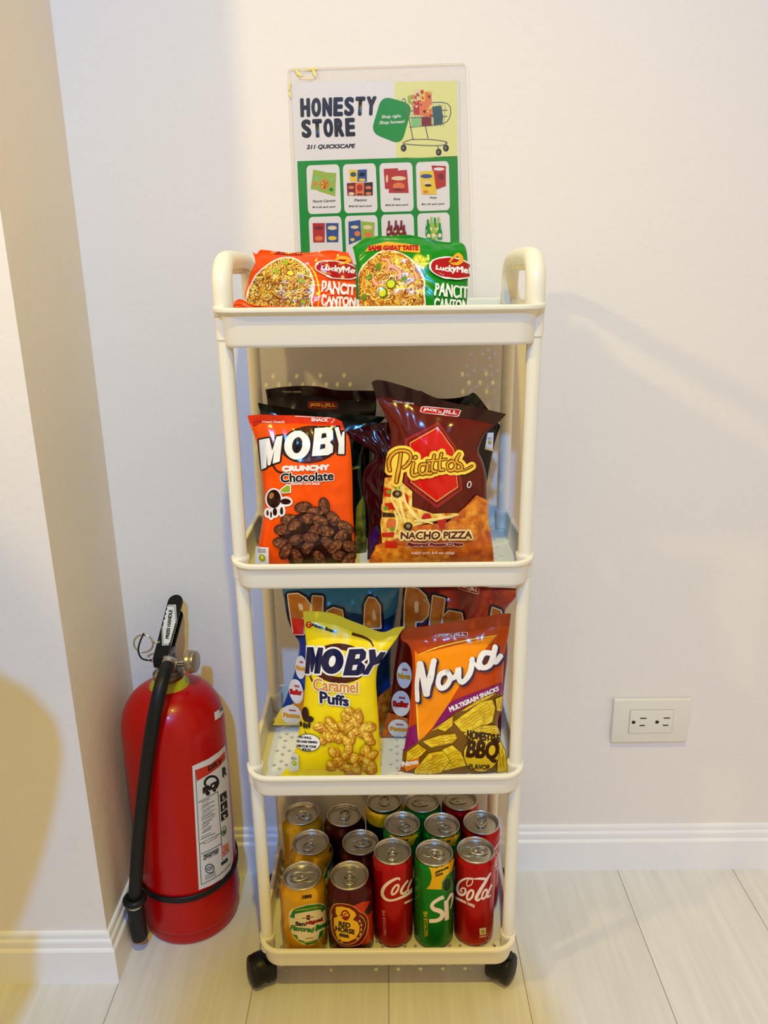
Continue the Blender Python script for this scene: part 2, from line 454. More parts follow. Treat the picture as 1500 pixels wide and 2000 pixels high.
def tray(zr, zb, lip, wall):
    b = MB()
    # lip / wall section: (inset, z)
    sec = [(0.0004, zr - 0.0045), (0.0, zr - 0.0030), (0.0004, zr - 0.0008), (0.0014, zr), (wall + 0.0006, zr), (wall + 0.0016, zr - 0.0010),
           (wall + 0.0030, zb + 0.0055), (wall + 0.0050, zb + 0.0030), (0.012, zb + 0.0028),
           (0.012, zb), (wall + 0.0040, zb), (wall + 0.0022, zb + 0.0012), (wall + 0.0012, zb + 0.0040),
           (wall, zr - 0.0105 - lip), (wall * 0.72, zr - 0.0070), (0.0018, zr - 0.0052)]
    rings = [[(x, y, z) for x, y in rrect(-HW + i, HW - i, YF + i, YR - i, max(0.031 - i, 0.003), 9)] for i, z in sec]
    m = len(rings[0]); k = len(sec); V = [p for r in rings for p in r]
    F = [[i * m + j, i * m + (j + 1) % m, ((i + 1) % k) * m + (j + 1) % m, ((i + 1) % k) * m + j] for i in range(k) for j in range(m)]
    b.add(V, [f[::-1] for f in F], CREAM)
    # perforated floor: clusters of four diamond holes
    nx, ny, px, py = 10, 6, 0.0315, 0.0325
    x0, y0 = -nx * px / 2, (YF + YR) / 2 - ny * py / 2
    a, h = 0.0084, 0.0037
    hol = [[(cx + h, cy), (cx, cy + h), (cx - h, cy), (cx, cy - h)] for cx, cy in ((px / 2 + a, py / 2), (px / 2 - a, py / 2), (px / 2, py / 2 + a), (px / 2, py / 2 - a))]
    sq = [(0, 0), (px, 0), (px, py), (0, py)]
    loops = [[Vector((*p, 0)) for p in l] for l in [sq] + hol]
    flat = [p for l in [sq] + hol for p in l]; T = [t for t in tessellate_polygon(loops)]
    for zz in (zb + 0.0028, zb + 0.0002):
        V = []; F = []
        for i in range(nx):
            for j in range(ny):
                o = len(V); V += [(x0 + i * px + x, y0 + j * py + y, zz) for x, y in flat]; F += [[o + q for q in t] for t in T]
        b.add(V, F, CREAM, False)
    V = []; F = []
    for i in range(nx):
        for j in range(ny):
            for l in hol:
                o = len(V)
                for x, y in l: V += [(x0 + i * px + x, y0 + j * py + y, zb + 0.0028), (x0 + i * px + x, y0 + j * py + y, zb + 0.0002)]
                for q in range(4): F.append([o + 2 * q, o + 2 * ((q + 1) % 4), o + 2 * ((q + 1) % 4) + 1, o + 2 * q + 1])
    b.add(V, F, CREAM, False)
    # plain margin round the perforated field
    out = rrect(-HW + 0.0118, HW - 0.0118, YF + 0.0118, YR - 0.0118, 0.019, 9)
    inn = [(x0, y0), (x0 + nx * px, y0), (x0 + nx * px, y0 + ny * py), (x0, y0 + ny * py)]
    T = tessellate_polygon([[Vector((*p, 0)) for p in out], [Vector((*p, 0)) for p in inn]]); fl = out + inn
    for zz in (zb + 0.0028, zb + 0.0002):
        b.add([(x, y, zz) for x, y in fl], [list(t) for t in T], CREAM, False)
    # corner sockets that grip the posts
    for sx in (-1, 1):
        for py_ in (0.0, PD):
            b.lathe([(0.0084, zr + 0.0012), (0.0100, zr + 0.0014), (0.0106, zr + 0.0004), (0.0106, zr - 0.004), (0.0097, zr - 0.008), (0.0095, zb + 0.0075), (0.0088, zb + 0.0068), (0.0083, zb + 0.0068)],
                    (sx * PX, py_, 0), CREAM, 28)
    return sharpen(b.build('tray', cart), 40)
for t in TR: tray(*t)
segs = [(TR[1][0], TR[0][1] + 0.0075), (TR[2][0], TR[1][1] + 0.0075), (TR[3][0], TR[2][1] + 0.0075)]
for z0, z1 in segs:
    for sx in (-1, 1):
        for yy in (0.0, PD):
            b = MB(); b.lathe([(0.0082, z0 - 0.004), (0.0082, z1)], (sx * PX, yy, 0), CREAM, 28, caps=True)
            sharpen(b.build('post', cart), 60)
for sx in (-1, 1):
    b = MB(); x = sx * 0.1665
    path = [(x, 0, 0.922), (x, 0, 0.951), (x, 0.004, 0.9645), (x, 0.013, 0.9735), (x, 0.026, 0.9785), (x, 0.05, 0.9800), (x, PD / 2, 0.9805),
            (x, PD - 0.05, 0.9800), (x, PD - 0.026, 0.9785), (x, PD - 0.013, 0.9735), (x, PD - 0.004, 0.9645), (x, PD, 0.951), (x, PD, 0.922)]
    b.tube([tuple(p) for p in spline(path, 5)], 0.0108, CREAM, 20)
    h = b.build('handle', cart)
    for j in range(7):                      # finger ridges under the grip
        g = MB(); yy = 0.042 + j * (PD - 0.084) / 6
        g.tube([(x - 0.0070, yy, 0.9708), (x - 0.003, yy, 0.9680), (x + 0.003, yy, 0.9680), (x + 0.0070, yy, 0.9708)], 0.0022, CREAM, 8)
        g.build('finger_ridge', h)
def caster(x, y, ang, px, py):
    c, s = math.cos(ang), math.sin(ang)
    ax = (c, s, 0)
    b = MB()
    b.lathe([(0.0, 0.0), (0.007, 0), (0.007, 0.02), (0, 0.02)], (px, py, 0.0385), BLACKP, 16)
    # hood over the twin wheels
    V = []; F = []; na, nb = 18, 8
    for i in range(na + 1):
        t = math.radians(-20 + 220 * i / na)
        for j in range(nb + 1):
            w = -1 + 2 * j / nb; r = 0.0215 * (1 - 0.22 * abs(w) ** 3)
            V.append((x + ax[0] * w * 0.017 - s * r * math.cos(t), y + ax[1] * w * 0.017 + c * r * math.cos(t), 0.0235 + r * math.sin(t)))
    for i in range(na):
        for j in range(nb): F.append([i * (nb + 1) + j, (i + 1) * (nb + 1) + j, (i + 1) * (nb + 1) + j + 1, i * (nb + 1) + j + 1])
    b.add(V, F, BLACKP)
    ca = b.build('caster', cart)
    for sd in (-1, 1):
        w = MB()
        w.lathe([(0.0, 0.0105), (0.008, 0.0105), (0.014, 0.0090), (0.0195, 0.0070), (0.0215, 0.0045), (0.0215, -0.0040), (0.0200, -0.0055), (0, -0.0055)],
                (x + sd * ax[0] * 0.0095, y + sd * ax[1] * 0.0095, 0.0215), BLACKR, 30, axis=(sd * ax[0], sd * ax[1], 0))
        w.build('wheel', ca)
caster(-0.180, 0.004, math.radians(25), -PX, 0)
caster(0.161, 0.006, math.radians(-32), PX, 0)
caster(-0.172, PD - 0.012, math.radians(60), -PX, PD)
caster(0.176, PD - 0.012, math.radians(-50), PX, PD)

# ------------------------------------------------------------------ wall socket
E_ = (0.4184, YW, 0.2838)
PLATE = mat('ivory_plastic', (226, 222, 208), rough=0.35)
ou = thing('wall_outlet', E_, 'ivory double power outlet plate on the back wall right of the trolley', 'outlet')
b = MB(); b.box((E_[0] - 0.0605, YW - 0.0085, E_[2] - 0.0385), (E_[0] + 0.0605, YW - 0.0002, E_[2] + 0.0385), PLATE, 0.0022); b.build('plate', ou)
b = MB(); b.box((E_[0] - 0.034, YW - 0.0098, E_[2] - 0.0205), (E_[0] + 0.034, YW - 0.0078, E_[2] + 0.0205), PLATE, 0.0006)
SLOT = mat('slot_dark', (12, 11, 10), rough=0.8)
for dx in (-0.0185, 0.0185):
    for zz, w in ((0.0065, 0.0050), (-0.0065, 0.0042)):
        b.box((E_[0] + dx + 0.0005, YW - 0.0101, E_[2] + zz - 0.0009), (E_[0] + dx + 0.0005 + 2 * w, YW - 0.0090, E_[2] + zz + 0.0009), SLOT)
    V = [(E_[0] + dx - 0.0090 + 0.0028 * math.cos(a), E_[2] - 0.0005 + 0.0026 * math.sin(a)) for a in [math.radians(-90 + 180 * k / 8) for k in range(9)]]
    V = [(E_[0] + dx - 0.0118, E_[2] + 0.0021), (E_[0] + dx - 0.0118, E_[2] - 0.0031)] + V
    b.prism(V, YW - 0.0101, YW - 0.0090, SLOT, xf=lambda p: (p[0], p[2], p[1]))
b.build('socket_insert', ou)
FR_ = mat('hairline', (150, 146, 134), rough=0.6)
b = MB()
for z0, z1, x0, x1 in ((0.0205, 0.0211, -0.0346, 0.0346), (-0.0211, -0.0205, -0.0346, 0.0346), (-0.0205, 0.0205, -0.0346, -0.034), (-0.0205, 0.0205, 0.034, 0.0346)):
    b.box((E_[0] + x0, YW - 0.0087, E_[2] + z0), (E_[0] + x1, YW - 0.0082, E_[2] + z1), FR_)
b.build('insert_gap', ou)

# ------------------------------------------------------------------ fire extinguisher
XC, YC, RB = -0.3105, 0.1345, 0.0735
RED = mat('extinguisher_red', (178, 0, 3), rough=0.32, coat=0.1, spec=0.3)
ex = thing('fire_extinguisher', (XC, YC, 0), 'red fire extinguisher with black hose and lever on the floor between pillar and trolley', 'fire extinguisher')
prof = [(0.0, 0.0022), (0.058, 0.0018), (0.0660, 0.0), (0.0695, 0.0015), (0.0712, 0.006), (0.0716, 0.018), (0.0714, 0.0205), (0.0735, 0.0225), (0.0738, 0.026), (0.0735, 0.03), (RB, 0.338)]
for k in range(1, 13):
    a = math.radians(90 * k / 12 * 0.93); prof.append((0.019 + (RB - 0.019) * math.cos(a) ** 0.9, 0.338 + 0.066 * math.sin(a)))
prof += [(0.0215, 0.405), (0.0215, 0.411)]
b = MB(); b.lathe(prof, (XC, YC, 0), RED, 72); b.lathe([(0.0215, 0.411), (0, 0.411)], (XC, YC, 0), RED, 72)
body = sharpen(b.build('cylinder', ex), 50); bodymb = b
b = MB(); b.lathe([(0.0205, 0.400), (0.0290, 0.4005), (0.0285, 0.4035), (0.0240, 0.4095), (0.0205, 0.4145), (0.0150, 0.4145)], (XC, YC, 0), mat('lime_plastic', (172, 166, 22), rough=0.35), 40)
b.build('neck_collar', ex)
DARKM = mat('dark_nickel', (110, 106, 98), rough=0.3, metal=1.0)
b = MB()
b.lathe([(0.0, 0.413), (0.0200, 0.413), (0.0215, 0.416), (0.0215, 0.423), (0.0180, 0.426), (0.0150, 0.427), (0.0145, 0.446), (0.012, 0.450), (0, 0.450)], (XC, YC, 0), DARKM, 36)
b.tube([(XC, YC - 0.012, 0.436), (XC - 0.001, YC - 0.024, 0.433), (XC - 0.003, YC - 0.031, 0.427)], [0.0085, 0.0085, 0.0095], CHROME, 18)
b.tube([(XC + 0.008, YC, 0.437), (XC + 0.030, YC - 0.002, 0.4375)], 0.0055, CHROME, 16)
b.box((XC - 0.012, YC - 0.016, 0.444), (XC + 0.010, YC + 0.02, 0.457), DARKM, 0.003)
sharpen(b.build('valve_head', ex), 40)
# gauge, seen from its rim
b = MB(); b.lathe([(0, 0), (0.0150, 0), (0.0165, 0.0015), (0.0165, 0.0060), (0.0150, 0.0075), (0.0155, 0.0085), (0.0155, 0.0120), (0.0135, 0.0135), (0, 0.0135)], (XC + 0.030, YC - 0.002, 0.4395), mat('gauge_case', (188, 176, 150), rough=0.28, metal=0.9), 36, axis=(0.97, -0.12, 0.06))
sharpen(b.build('pressure_gauge', ex), 40)
# squeeze lever
T0 = np.array((XC - 0.0035, YC - 0.017, 0.4530)); T1 = at_y(346, 1163, 0.200)
dirv = (T1 - T0); LL = np.linalg.norm(dirv); dirv /= LL
side = np.cross(dirv, (0, 0, 1)); side /= np.linalg.norm(side); nrm = np.cross(side, dirv)
def lev(p): return tuple(T0 + side * p[0] + dirv * p[1] + nrm * p[2])
out = [(-0.0100, 0.0)] + [(-0.0100, 0.012)] + [(-0.0108, LL - 0.012)] + [(0.0108 * -math.cos(math.radians(a)), LL - 0.011 + 0.011 * math.sin(math.radians(a))) for a in range(15, 180, 15)] + [(0.0108, LL - 0.012), (0.0100, 0.012), (0.0100, 0.0)]
out = out[::-1]
b = MB(); b.prism(out, -0.0022, 0.0022, BLACKP, xf=lev)
b.box(tuple(T0 + np.array((-0.0105, -0.002, -0.014))), tuple(T0 + np.array((0.0105, 0.012, 0.003))), BLACKP, 0.002)
lv = sharpen(b.build('squeeze_lever', ex), 40); lvmb = b
b = MB(); b.prism([(x * 0.92, y * 0.86 + 0.012) for x, y in out], -0.0022, 0.0, BLACKP, xf=lambda p: (lev(p)[0], lev(p)[1] - 0.002, lev(p)[2] - 0.020))
b.build('carry_handle', ex)
EX1 = (200, 1130, 0.2); EX2 = (200, 1450, 300 / 1333)
WHITE = mat('label_white', (214, 212, 208), rough=0.4); INK = mat('label_ink', (22, 20, 22), rough=0.45)
p = Print(EX1); p.poly([(622, 258), (718, 255), (728, 440), (668, 650), (584, 655), (580, 440)], WHITE); p.up()
P8 = [(632, 270), (706, 268), (720, 440), (662, 640), (594, 645), (588, 440)]
for i in range(6): p.stroke([P8[i], P8[(i + 1) % 6]], 5, INK, n=2)
p.text('PRESS HANDLE', [(650, 588), (684, 310), (652, 308), (618, 586)], INK, bold=2.5)
b = MB(); p.onto(b, lvmb); b.build('lever_label', ex)
# safety pin with ring and cord
b = MB(); rc = at_y(280, 1257, 0.125)
b.tube([tuple(rc + np.array((0.0135 * math.cos(a), 0.002 * math.sin(a), 0.0125 * math.sin(a)))) for a in [2 * PI * k / 28 for k in range(28)]], 0.0013, CHROME, 8, closed=True)
b.tube([tuple(rc + np.array((0.0135, 0, 0.002))), tuple(rc + np.array((0.020, 0, 0.001))), (XC - 0.006, YC - 0.006, rc[2] + 0.001)], 0.0015, CHROME, 8)
pin = b.build('safety_pin', ex)
b = MB(); b.tube([tuple(q) for q in spline([at_y(281, 1237, 0.118), at_y(274, 1252, 0.118), at_y(270, 1270, 0.118), at_y(275, 1284, 0.12), at_y(285, 1289, 0.122), at_y(297, 1289, 0.125)], 5)], 0.0012, BLACKR, 8); b.build('cord', pin)
b = MB(); q = at_y(303, 1284, 0.128)
b.tube([tuple(q + np.array((0.0105 * math.cos(a), 0.003 * math.sin(a), 0.0045 * math.sin(a)))) for a in [2 * PI * k / 24 for k in range(24)]], 0.0017, CHROME, 8, closed=True); b.build('lug', pin)
# hose along the front of the cylinder
hp = [at_y(330, 1297, 0.104), at_y(323, 1312, 0.088), at_y(313, 1345, 0.066), at_y(301, 1400, 0.051), at_y(289, 1480, 0.046), at_y(279, 1560, 0.045), at_y(271, 1640, 0.046), at_y(266, 1710, 0.047), at_y(263, 1762, 0.049)]
b = MB(); b.tube([tuple(q) for q in spline(hp, 5)], 0.0094, BLACKR, 20); b.build('hose', ex)
hb = np.array(hp[-1]); hn = np.array(at_y(273, 1832, 0.058)); hn[2] = max(hn[2], 0.0065)
d = hn - hb; d /= np.linalg.norm(d)
b = MB(); b.tube([tuple(hb - d * 0.006), tuple(hb), tuple(hb + d * 0.004), tuple(hn - d * 0.004)], [0.0098, 0.0115, 0.0122, 0.0118], BLACKR, 20); nz = sharpen(b.build('nozzle', ex), 40)
b = MB(); b.tube([tuple(hn - d * 0.0042), tuple(hn), tuple(hn + d * 0.002)], [0.0112, 0.0108, 0.008], BRASS, 20); b.build('tip', nz)
b = MB(); b.tube([tuple(hb - d * 0.002), tuple(hb + d * 0.007)], 0.0121, SILVER, 20); b.build('hose_clamp', ex)
b = MB(); b.tube([tuple(hp[0] + np.array((0.001, 0.006, 0.006))), tuple(hp[0]), tuple(hp[0] - np.array((0.0015, 0.004, 0.006)))], 0.0103, CHROME, 20); b.build('hose_fitting', ex)
# elastic strap holding hose to cylinder
zs = at_y(345, 1752, YC - RB)[2]
strap = []
for k in range(48):
    a = 2 * PI * k / 48; strap.append((XC + (RB + 0.0012) * math.cos(a), YC + (RB + 0.0012) * math.sin(a), zs + 0.004 * math.sin(a)))
b = MB(); V = []; F = []
for i, q in enumerate(strap):
    for dz in (-0.0048, 0.0048): V.append((q[0], q[1], q[2] + dz))
for i in range(48):
    j = (i + 1) % 48; F.append([2 * i, 2 * j, 2 * j + 1, 2 * i + 1])
b.add(V, F, BLACKR)
hz = hb + (np.array(hp[-2]) - hb) * 0.12
b.tube([(hz[0] + 0.0118 * math.cos(a), hz[1] + 0.0118 * math.sin(a), hz[2]) for a in [2 * PI * k / 20 for k in range(20)]], 0.0035, BLACKR, 8, closed=True)
st = b.build('strap', ex)
md = st.modifiers.new('thick', 'SOLIDIFY'); md.thickness = 0.0022; md.offset = 1
# instruction label and inspection sticker
GREY = mat('label_grey_print', (120, 118, 118), rough=0.5); ORED = mat('label_red_band', (196, 44, 22), rough=0.4); GRN = mat('label_green', (40, 92, 50), rough=0.5); PINK = mat('label_pale_red', (205, 120, 100), rough=0.5)
p = Print(EX2, L=4)
p.poly([(778, 205), (920, 140), (1010, 78), (1062, 22), (1085, 180), (1098, 400), (1118, 700), (1132, 1020), (1110, 1100), (1040, 1180), (940, 1240), (836, 1280)], WHITE); p.up()
p.poly([(805, 240), (930, 190), (1010, 130), (1058, 75), (1064, 140), (1015, 205), (930, 270), (818, 335)], ORED)
for q in ([(805, 236), (858, 1232)], [(858, 1232), (960, 1180), (1050, 1115), (1105, 1050)], [(1000, 430), (1024, 780), (1040, 1020)], [(830, 520), (920, 470), (1000, 425)], [(845, 880), (930, 840), (1015, 790)], [(858, 965), (935, 930), (1025, 880)]):
    p.stroke(q, 5, INK, n=4)
p.up()
p.text('DRY', [(918, 245), (1035, 178), (1030, 140), (915, 210)], INK, bold=3)
p.text('RACE', [(875, 440), (995, 380), (990, 335), (872, 395)], INK, bold=6)
p.stroke([(905, 390), (885, 350), (905, 310), (945, 292), (985, 305), (1000, 345), (985, 390)], 20, INK, n=4)
p.ell(910, 438, 20, 22, INK); p.ell(968, 412, 15, 16, INK)
p.text('R', [(1042, 300), (1070, 275), (1066, 205), (1038, 225)], INK, bold=5)
rs = random.Random(4)
for i in range(17):
    y = 520 + i * 19 if i < 15 else 520 + i * 20
    l = rs.uniform(0.5, 1.0)
    if rs.random() < 0.9: p.stroke([(850 + rs.uniform(0, 20), y), (850 + 130 * l, y - 60 * l)], 4.5, INK if rs.random() < 0.45 else GREY, n=2)
for i in range(4): p.poly([(1015 + i * 4, 455 + i * 82), (1070 + i * 5, 415 + i * 80), (1078 + i * 5, 480 + i * 80), (1020 + i * 4, 525 + i * 82)], INK if i < 3 else WHITE)
for i in range(3): p.ell(1046 + i * 5, 478 + i * 82, 15, 17, WHITE)
p.ring(1050, 765, 22, 45, 15, 36, GRN, ang=8); p.poly([(1050, 735), (1066, 785), (1036, 795)], GRN)
p.poly([(1030, 905), (1090, 865), (1098, 950), (1035, 1000)], PINK); p.stroke([(1045, 915), (1050, 980)], 8, WHITE, n=2); p.stroke([(1070, 900), (1075, 960)], 8, WHITE, n=2)
p.poly([(878, 858), (990, 800), (992, 822), (880, 882)], INK); p.up(); p.poly([(882, 858), (986, 806), (988, 818), (884, 876)], WHITE); p.up()
p.text('*RECHARGE', [(875, 1000), (1005, 935), (1002, 910), (872, 975)], INK, bold=0.8)
p.text('AFTER USE', [(875, 1022), (1000, 958), (998, 938), (873, 1000)], INK, bold=0.8)
p.ring(928, 1092, 40, 42, 33, 35, INK); p.text('QI', [(905, 1115), (950, 1098), (948, 1068), (903, 1082)], GREY, bold=3)
p.text('RACE', [(1030, 1065), (1080, 1025), (1078, 1000), (1028, 1040)], INK, bold=3)
for y in (1140, 1155, 1170): p.stroke([(890, y + 18), (980, y - 22)], 4, GREY, n=2)
b = MB(); p.onto(b, bodymb, eps=0.0006); b.build('instruction_label', ex)
p = Print(EX1, L=5); p.poly([(1088, 1310), (1140, 1275), (1180, 1205), (1188, 1285), (1150, 1350), (1097, 1388)], WHITE); p.up()
p.text('20', [(1142, 1310), (1168, 1275), (1166, 1245), (1140, 1280)], INK, bold=2)
b = MB(); p.onto(b, bodymb, eps=0.0006); b.build('inspection_sticker', ex)

# ------------------------------------------------------------------ poster on the wall
PF = (540, 110, 400 / 1500)
po = thing('laminated_poster', (0, YW - 0.001, 1.06), 'laminated price list poster with green panel on wall above trolley', 'poster')
YS = YW - 0.0012
def onwall(q, y=YS):
    return tuple(at_y(PF[0] + q[0] * PF[2], PF[1] + q[1] * PF[2], y))
PAPER = mat('poster_paper', (226, 222, 222), rough=0.35)
b = MB(); Q = [onwall(q) for q in ((108, 190), (1335, 178), (1352, 1860), (196, 1868))]
b.add(Q, [(3, 2, 1, 0)], PAPER, False)
b.add([(x, y + 0.0006, z) for x, y, z in Q], [(0, 1, 2, 3)], PAPER, False)
PGREEN = mat('poster_green', (10, 138, 44), rough=0.35); POLIVE = mat('poster_pale_lime', (222, 222, 146), rough=0.35); PINK_ = mat('poster_ink', (26, 24, 26), rough=0.35); PGREY = mat('poster_grey', (120, 118, 112), rough=0.4)
p = Print(PF, L=60); p.poly([(865, 186), (1325, 180), (1326, 735), (876, 750)], POLIVE); p.poly([(152, 768), (1326, 730), (1350, 1840), (196, 1850)], PGREEN); p.up()
def blob(p, pts, r, m):
    out = []; n = len(pts)
    for i in range(n):
        a, c, d = np.array(pts[i - 1], float), np.array(pts[i], float), np.array(pts[(i + 1) % n], float)
        u = c + (a - c) / np.linalg.norm(a - c) * r; w = c + (d - c) / np.linalg.norm(d - c) * r
        for k in range(7):
            t = k / 6; out.append(tuple(u * (1 - t) ** 2 + 2 * c * t * (1 - t) + w * t * t))
    p.poly(out, m)
blob(p, [(772, 288), (1000, 352), (915, 650), (690, 560)], 75, PGREEN)
p.up()
p.caps('HONESTY', [(172, 438), (730, 424), (738, 300), (168, 316)], PINK_, 9, 0.32)
p.caps('STORE', [(182, 591), (582, 577), (578, 458), (176, 472)], PINK_, 9, 0.32)
p.text('211 QUICKSCAPE', [(220, 684), (568, 676), (576, 642), (228, 650)], PINK_, bold=2)
p.text('Shop right.', [(768, 462), (912, 452), (918, 424), (774, 432)], PAPER, bold=0.8)
p.text('Shop honest!', [(752, 505), (934, 494), (940, 466), (758, 474)], PAPER, bold=0.8)
CG = mat('cart_print_grey', (112, 108, 100), rough=0.4)
for q in ([(920, 322), (945, 330), (1000, 610)], [(985, 350), (1250, 345), (1248, 480), (1060, 512), (975, 520)], [(1000, 605), (930, 640), (1180, 655), (1250, 630), (1130, 610), (1000, 610)], [(985, 400), (1250, 395)], [(980, 450), (1248, 440)], [(1090, 510), (1110, 600)], [(935, 640), (930, 660)], [(1180, 655), (1190, 690)], [(1240, 630), (1242, 660)]):
    p.stroke(q, 8, CG, n=4)
for k in range(12): p.stroke([(995 + k * 22, 350), (992 + k * 21, 515)], 3, CG, n=2)
for cx, cy in ((931, 672), (1188, 702), (1241, 672)):
    p.ell(cx, cy, 21, 26, PINK_); p.up(); p.ell(cx - 3, cy, 9, 12, PGREY); p.up(-1)
p.up(2)
GC = [mat('grocery_%s' % n, c, rough=0.4) for n, c in (('red', (178, 40, 30)), ('orange', (222, 120, 60)), ('cream', (226, 204, 160)), ('teal', (52, 88, 88)), ('lime', (150, 178, 60)), ('maroon', (120, 28, 32)), ('green', (130, 190, 120)), ('blue', (50, 78, 140)), ('yellow', (232, 196, 40)), ('dark', (60, 34, 28)))]
for q, i in ((((1000, 250), (1060, 238), (1062, 330), (1010, 335)), 2), (((960, 290), (1010, 280), (1005, 360), (962, 340)), 4), (((1060, 235), (1085, 250), (1092, 330), (1058, 330)), 8), (((1085, 262), (1135, 255), (1140, 440), (1090, 400)), 1), (((1000, 330), (1060, 320), (1055, 430), (1005, 430)), 0), (((1045, 330), (1090, 330), (1140, 450), (1048, 430)), 1), (((1140, 370), (1205, 360), (1220, 440), (1145, 440)), 3), (((1062, 445), (1135, 445), (1135, 510), (1062, 510)), 5), (((985, 455), (1055, 450), (1050, 515), (990, 520)), 6), (((1150, 440), (1220, 440), (1215, 500), (1150, 505)), 3)):
    p.poly(q, GC[i]); p.up()
for i in range(26): p.ell(990 + rs.random() * 145, 260 + rs.random() * 180, 7 + rs.random() * 9, 5 + rs.random() * 8, GC[rs.choice((0, 1, 2, 8, 5))], ang=rs.random() * 90)
p.up()
cards = [((218, 800), (460, 790), (475, 1148), (232, 1157)), ((485, 792), (726, 783), (742, 1142), (498, 1150)), ((753, 784), (994, 776), (1006, 1134), (765, 1142)), ((1020, 776), (1262, 767), (1271, 1127), (1030, 1135)),
         ((235, 1178), (474, 1169), (490, 1528), (250, 1536)), ((500, 1170), (738, 1162), (752, 1520), (514, 1528)), ((766, 1161), (1004, 1153), (1016, 1512), (778, 1520)), ((1030, 1152), (1267, 1143), (1278, 1503), (1042, 1512))]
for c in cards: p.rr(c, PAPER, r=0.11)
p.up()
names = (('Pancit Canton', '₱16.00 each pack'), ('Piattos', '₱40.00 each pack'), ('Nova', '₱40.00 each pack'), ('Moby', '₱21.00 each pack'))
for i, (a, c) in enumerate(names):
    tl, tr, br, bl = [np.array(q, float) for q in cards[i]]
    f = lambda u, v: tuple((tl * (1 - u) + tr * u) * (1 - v) + (bl * (1 - u) + br * u) * v)
    w = len(a) * 0.026
    p.text(a, [f(0.49 - w, 0.765), f(0.49 + w, 0.765), f(0.51 + w, 0.715), f(0.51 - w, 0.715)], PINK_, bold=0.8)
    p.text(c, [f(0.14, 0.89), f(0.83, 0.89), f(0.84, 0.845), f(0.15, 0.845)], PINK_, bold=0.8)
p.up()
def pack(q, m, extra=()):
    p.poly(q, m); p.up()
    q = [np.array(z, float) for z in q]
    for u, v, ru, rv, mm in extra:
        c = (q[0] * (1 - u) + q[1] * u) * (1 - v) + (q[3] * (1 - u) + q[2] * u) * v
        p.ell(c[0], c[1], ru, rv, mm, n=14)
    p.up()
R_, O_, CR_, TE_, LI_, MA_, GR_, BL_, YE_, DK_ = GC
pack([(270, 830), (350, 845), (345, 985), (250, 975)], LI_, [(.4, .4, 20, 14, GR_), (.3, .7, 18, 12, O_)])
pack([(340, 850), (438, 855), (430, 1028), (300, 985)], LI_, [(.3, .6, 34, 38, O_), (.3, .6, 22, 26, YE_), (.75, .75, 16, 14, PGREEN), (.7, .3, 18, 12, GR_)])
pack([(530, 830), (592, 832), (590, 918), (540, 918)], YE_, [(.5, .4, 22, 18, TE_), (.6, .8, 22, 10, YE_)])
pack([(594, 832), (662, 828), (662, 918), (592, 918)], BL_, [(.5, .4, 24, 14, PINK_), (.5, .85, 26, 10, YE_)])
pack([(515, 930), (578, 925), (578, 1022), (520, 1020)], MA_, [(.5, .35, 22, 12, O_), (.5, .85, 22, 12, CR_)])
pack([(578, 925), (642, 925), (642, 1022), (578, 1022)], O_, [(.5, .4, 22, 26, R_), (.5, .9, 24, 8, MA_)])
pack([(642, 925), (705, 922), (705, 1018), (642, 1022)], DK_, [(.5, .4, 22, 12, O_), (.5, .85, 22, 12, O_)])
pack([(785, 825), (890, 820), (880, 975), (795, 970)], R_, [(.2, .5, 8, 30, CR_)])
pack([(835, 842), (955, 832), (968, 1000), (822, 1000)], R_, [(.5, .35, 54, 16, CR_), (.5, .7, 44, 26, O_), (.5, .85, 44, 10, MA_)])
pack([(1135, 800), (1240, 805), (1240, 950), (1170, 975)], R_, [(.5, .15, 40, 12, PAPER), (.6, .5, 22, 24, MA_)])
pack([(1048, 845), (1150, 838), (1172, 1010), (1062, 1010)], YE_, [(.45, .22, 44, 16, BL_), (.45, .5, 30, 14, CR_), (.5, .62, 26, 10, DK_), (.3, .9, 20, 12, O_)])
pack([(265, 1222), (355, 1222), (352, 1362), (270, 1362)], R_, [(.5, .25, 34, 16, MA_), (.5, .8, 30, 18, O_)])
pack([(362, 1222), (455, 1222), (452, 1360), (368, 1360)], BL_, [(.5, .25, 34, 16, CR_), (.5, .8, 32, 16, YE_)])
pack([(527, 1212), (615, 1198), (622, 1340), (530, 1378)], BL_, [(.5, .3, 30, 12, CR_), (.7, .65, 22, 20, O_), (.3, .85, 16, 12, YE_)])
pack([(620, 1208), (718, 1218), (712, 1345), (622, 1345)], LI_, [(.5, .3, 34, 16, CR_), (.55, .72, 30, 22, O_)])
for k, (x, y) in enumerate(((824, 1205), (874, 1202), (914, 1202), (842, 1238), (890, 1235), (934, 1235))):
    p.poly([(x - 7, y), (x + 7, y), (x + 8, y + 40), (x + 18, y + 62), (x + 18, y + 130), (x - 18, y + 130), (x - 18, y + 62), (x - 8, y + 40)], MA_); p.up(); p.ell(x, y + 82, 12, 10, CR_, n=12); p.up()
for k, (x, y) in enumerate(((1108, 1195), (1134, 1178), (1160, 1182), (1186, 1178), (1115, 1225), (1150, 1222), (1195, 1222))):
    p.poly([(x - 7, y), (x + 7, y), (x + 8, y + 40), (x + 17, y + 60), (x + 17, y + 118), (x - 17, y + 118), (x - 17, y + 60), (x - 8, y + 40)], LI_ if k % 2 else PGREEN); p.up(); p.ell(x, y + 90, 14, 16, CR_, n=12); p.up()
p.onto(b, eps=0.00012, step=0.000025)
b.build('printed_sheet', po)
fm = bpy.data.materials.new('clear_laminate'); fm.use_nodes = True; nt = fm.node_tree
for nn in list(nt.nodes): nt.nodes.remove(nn)
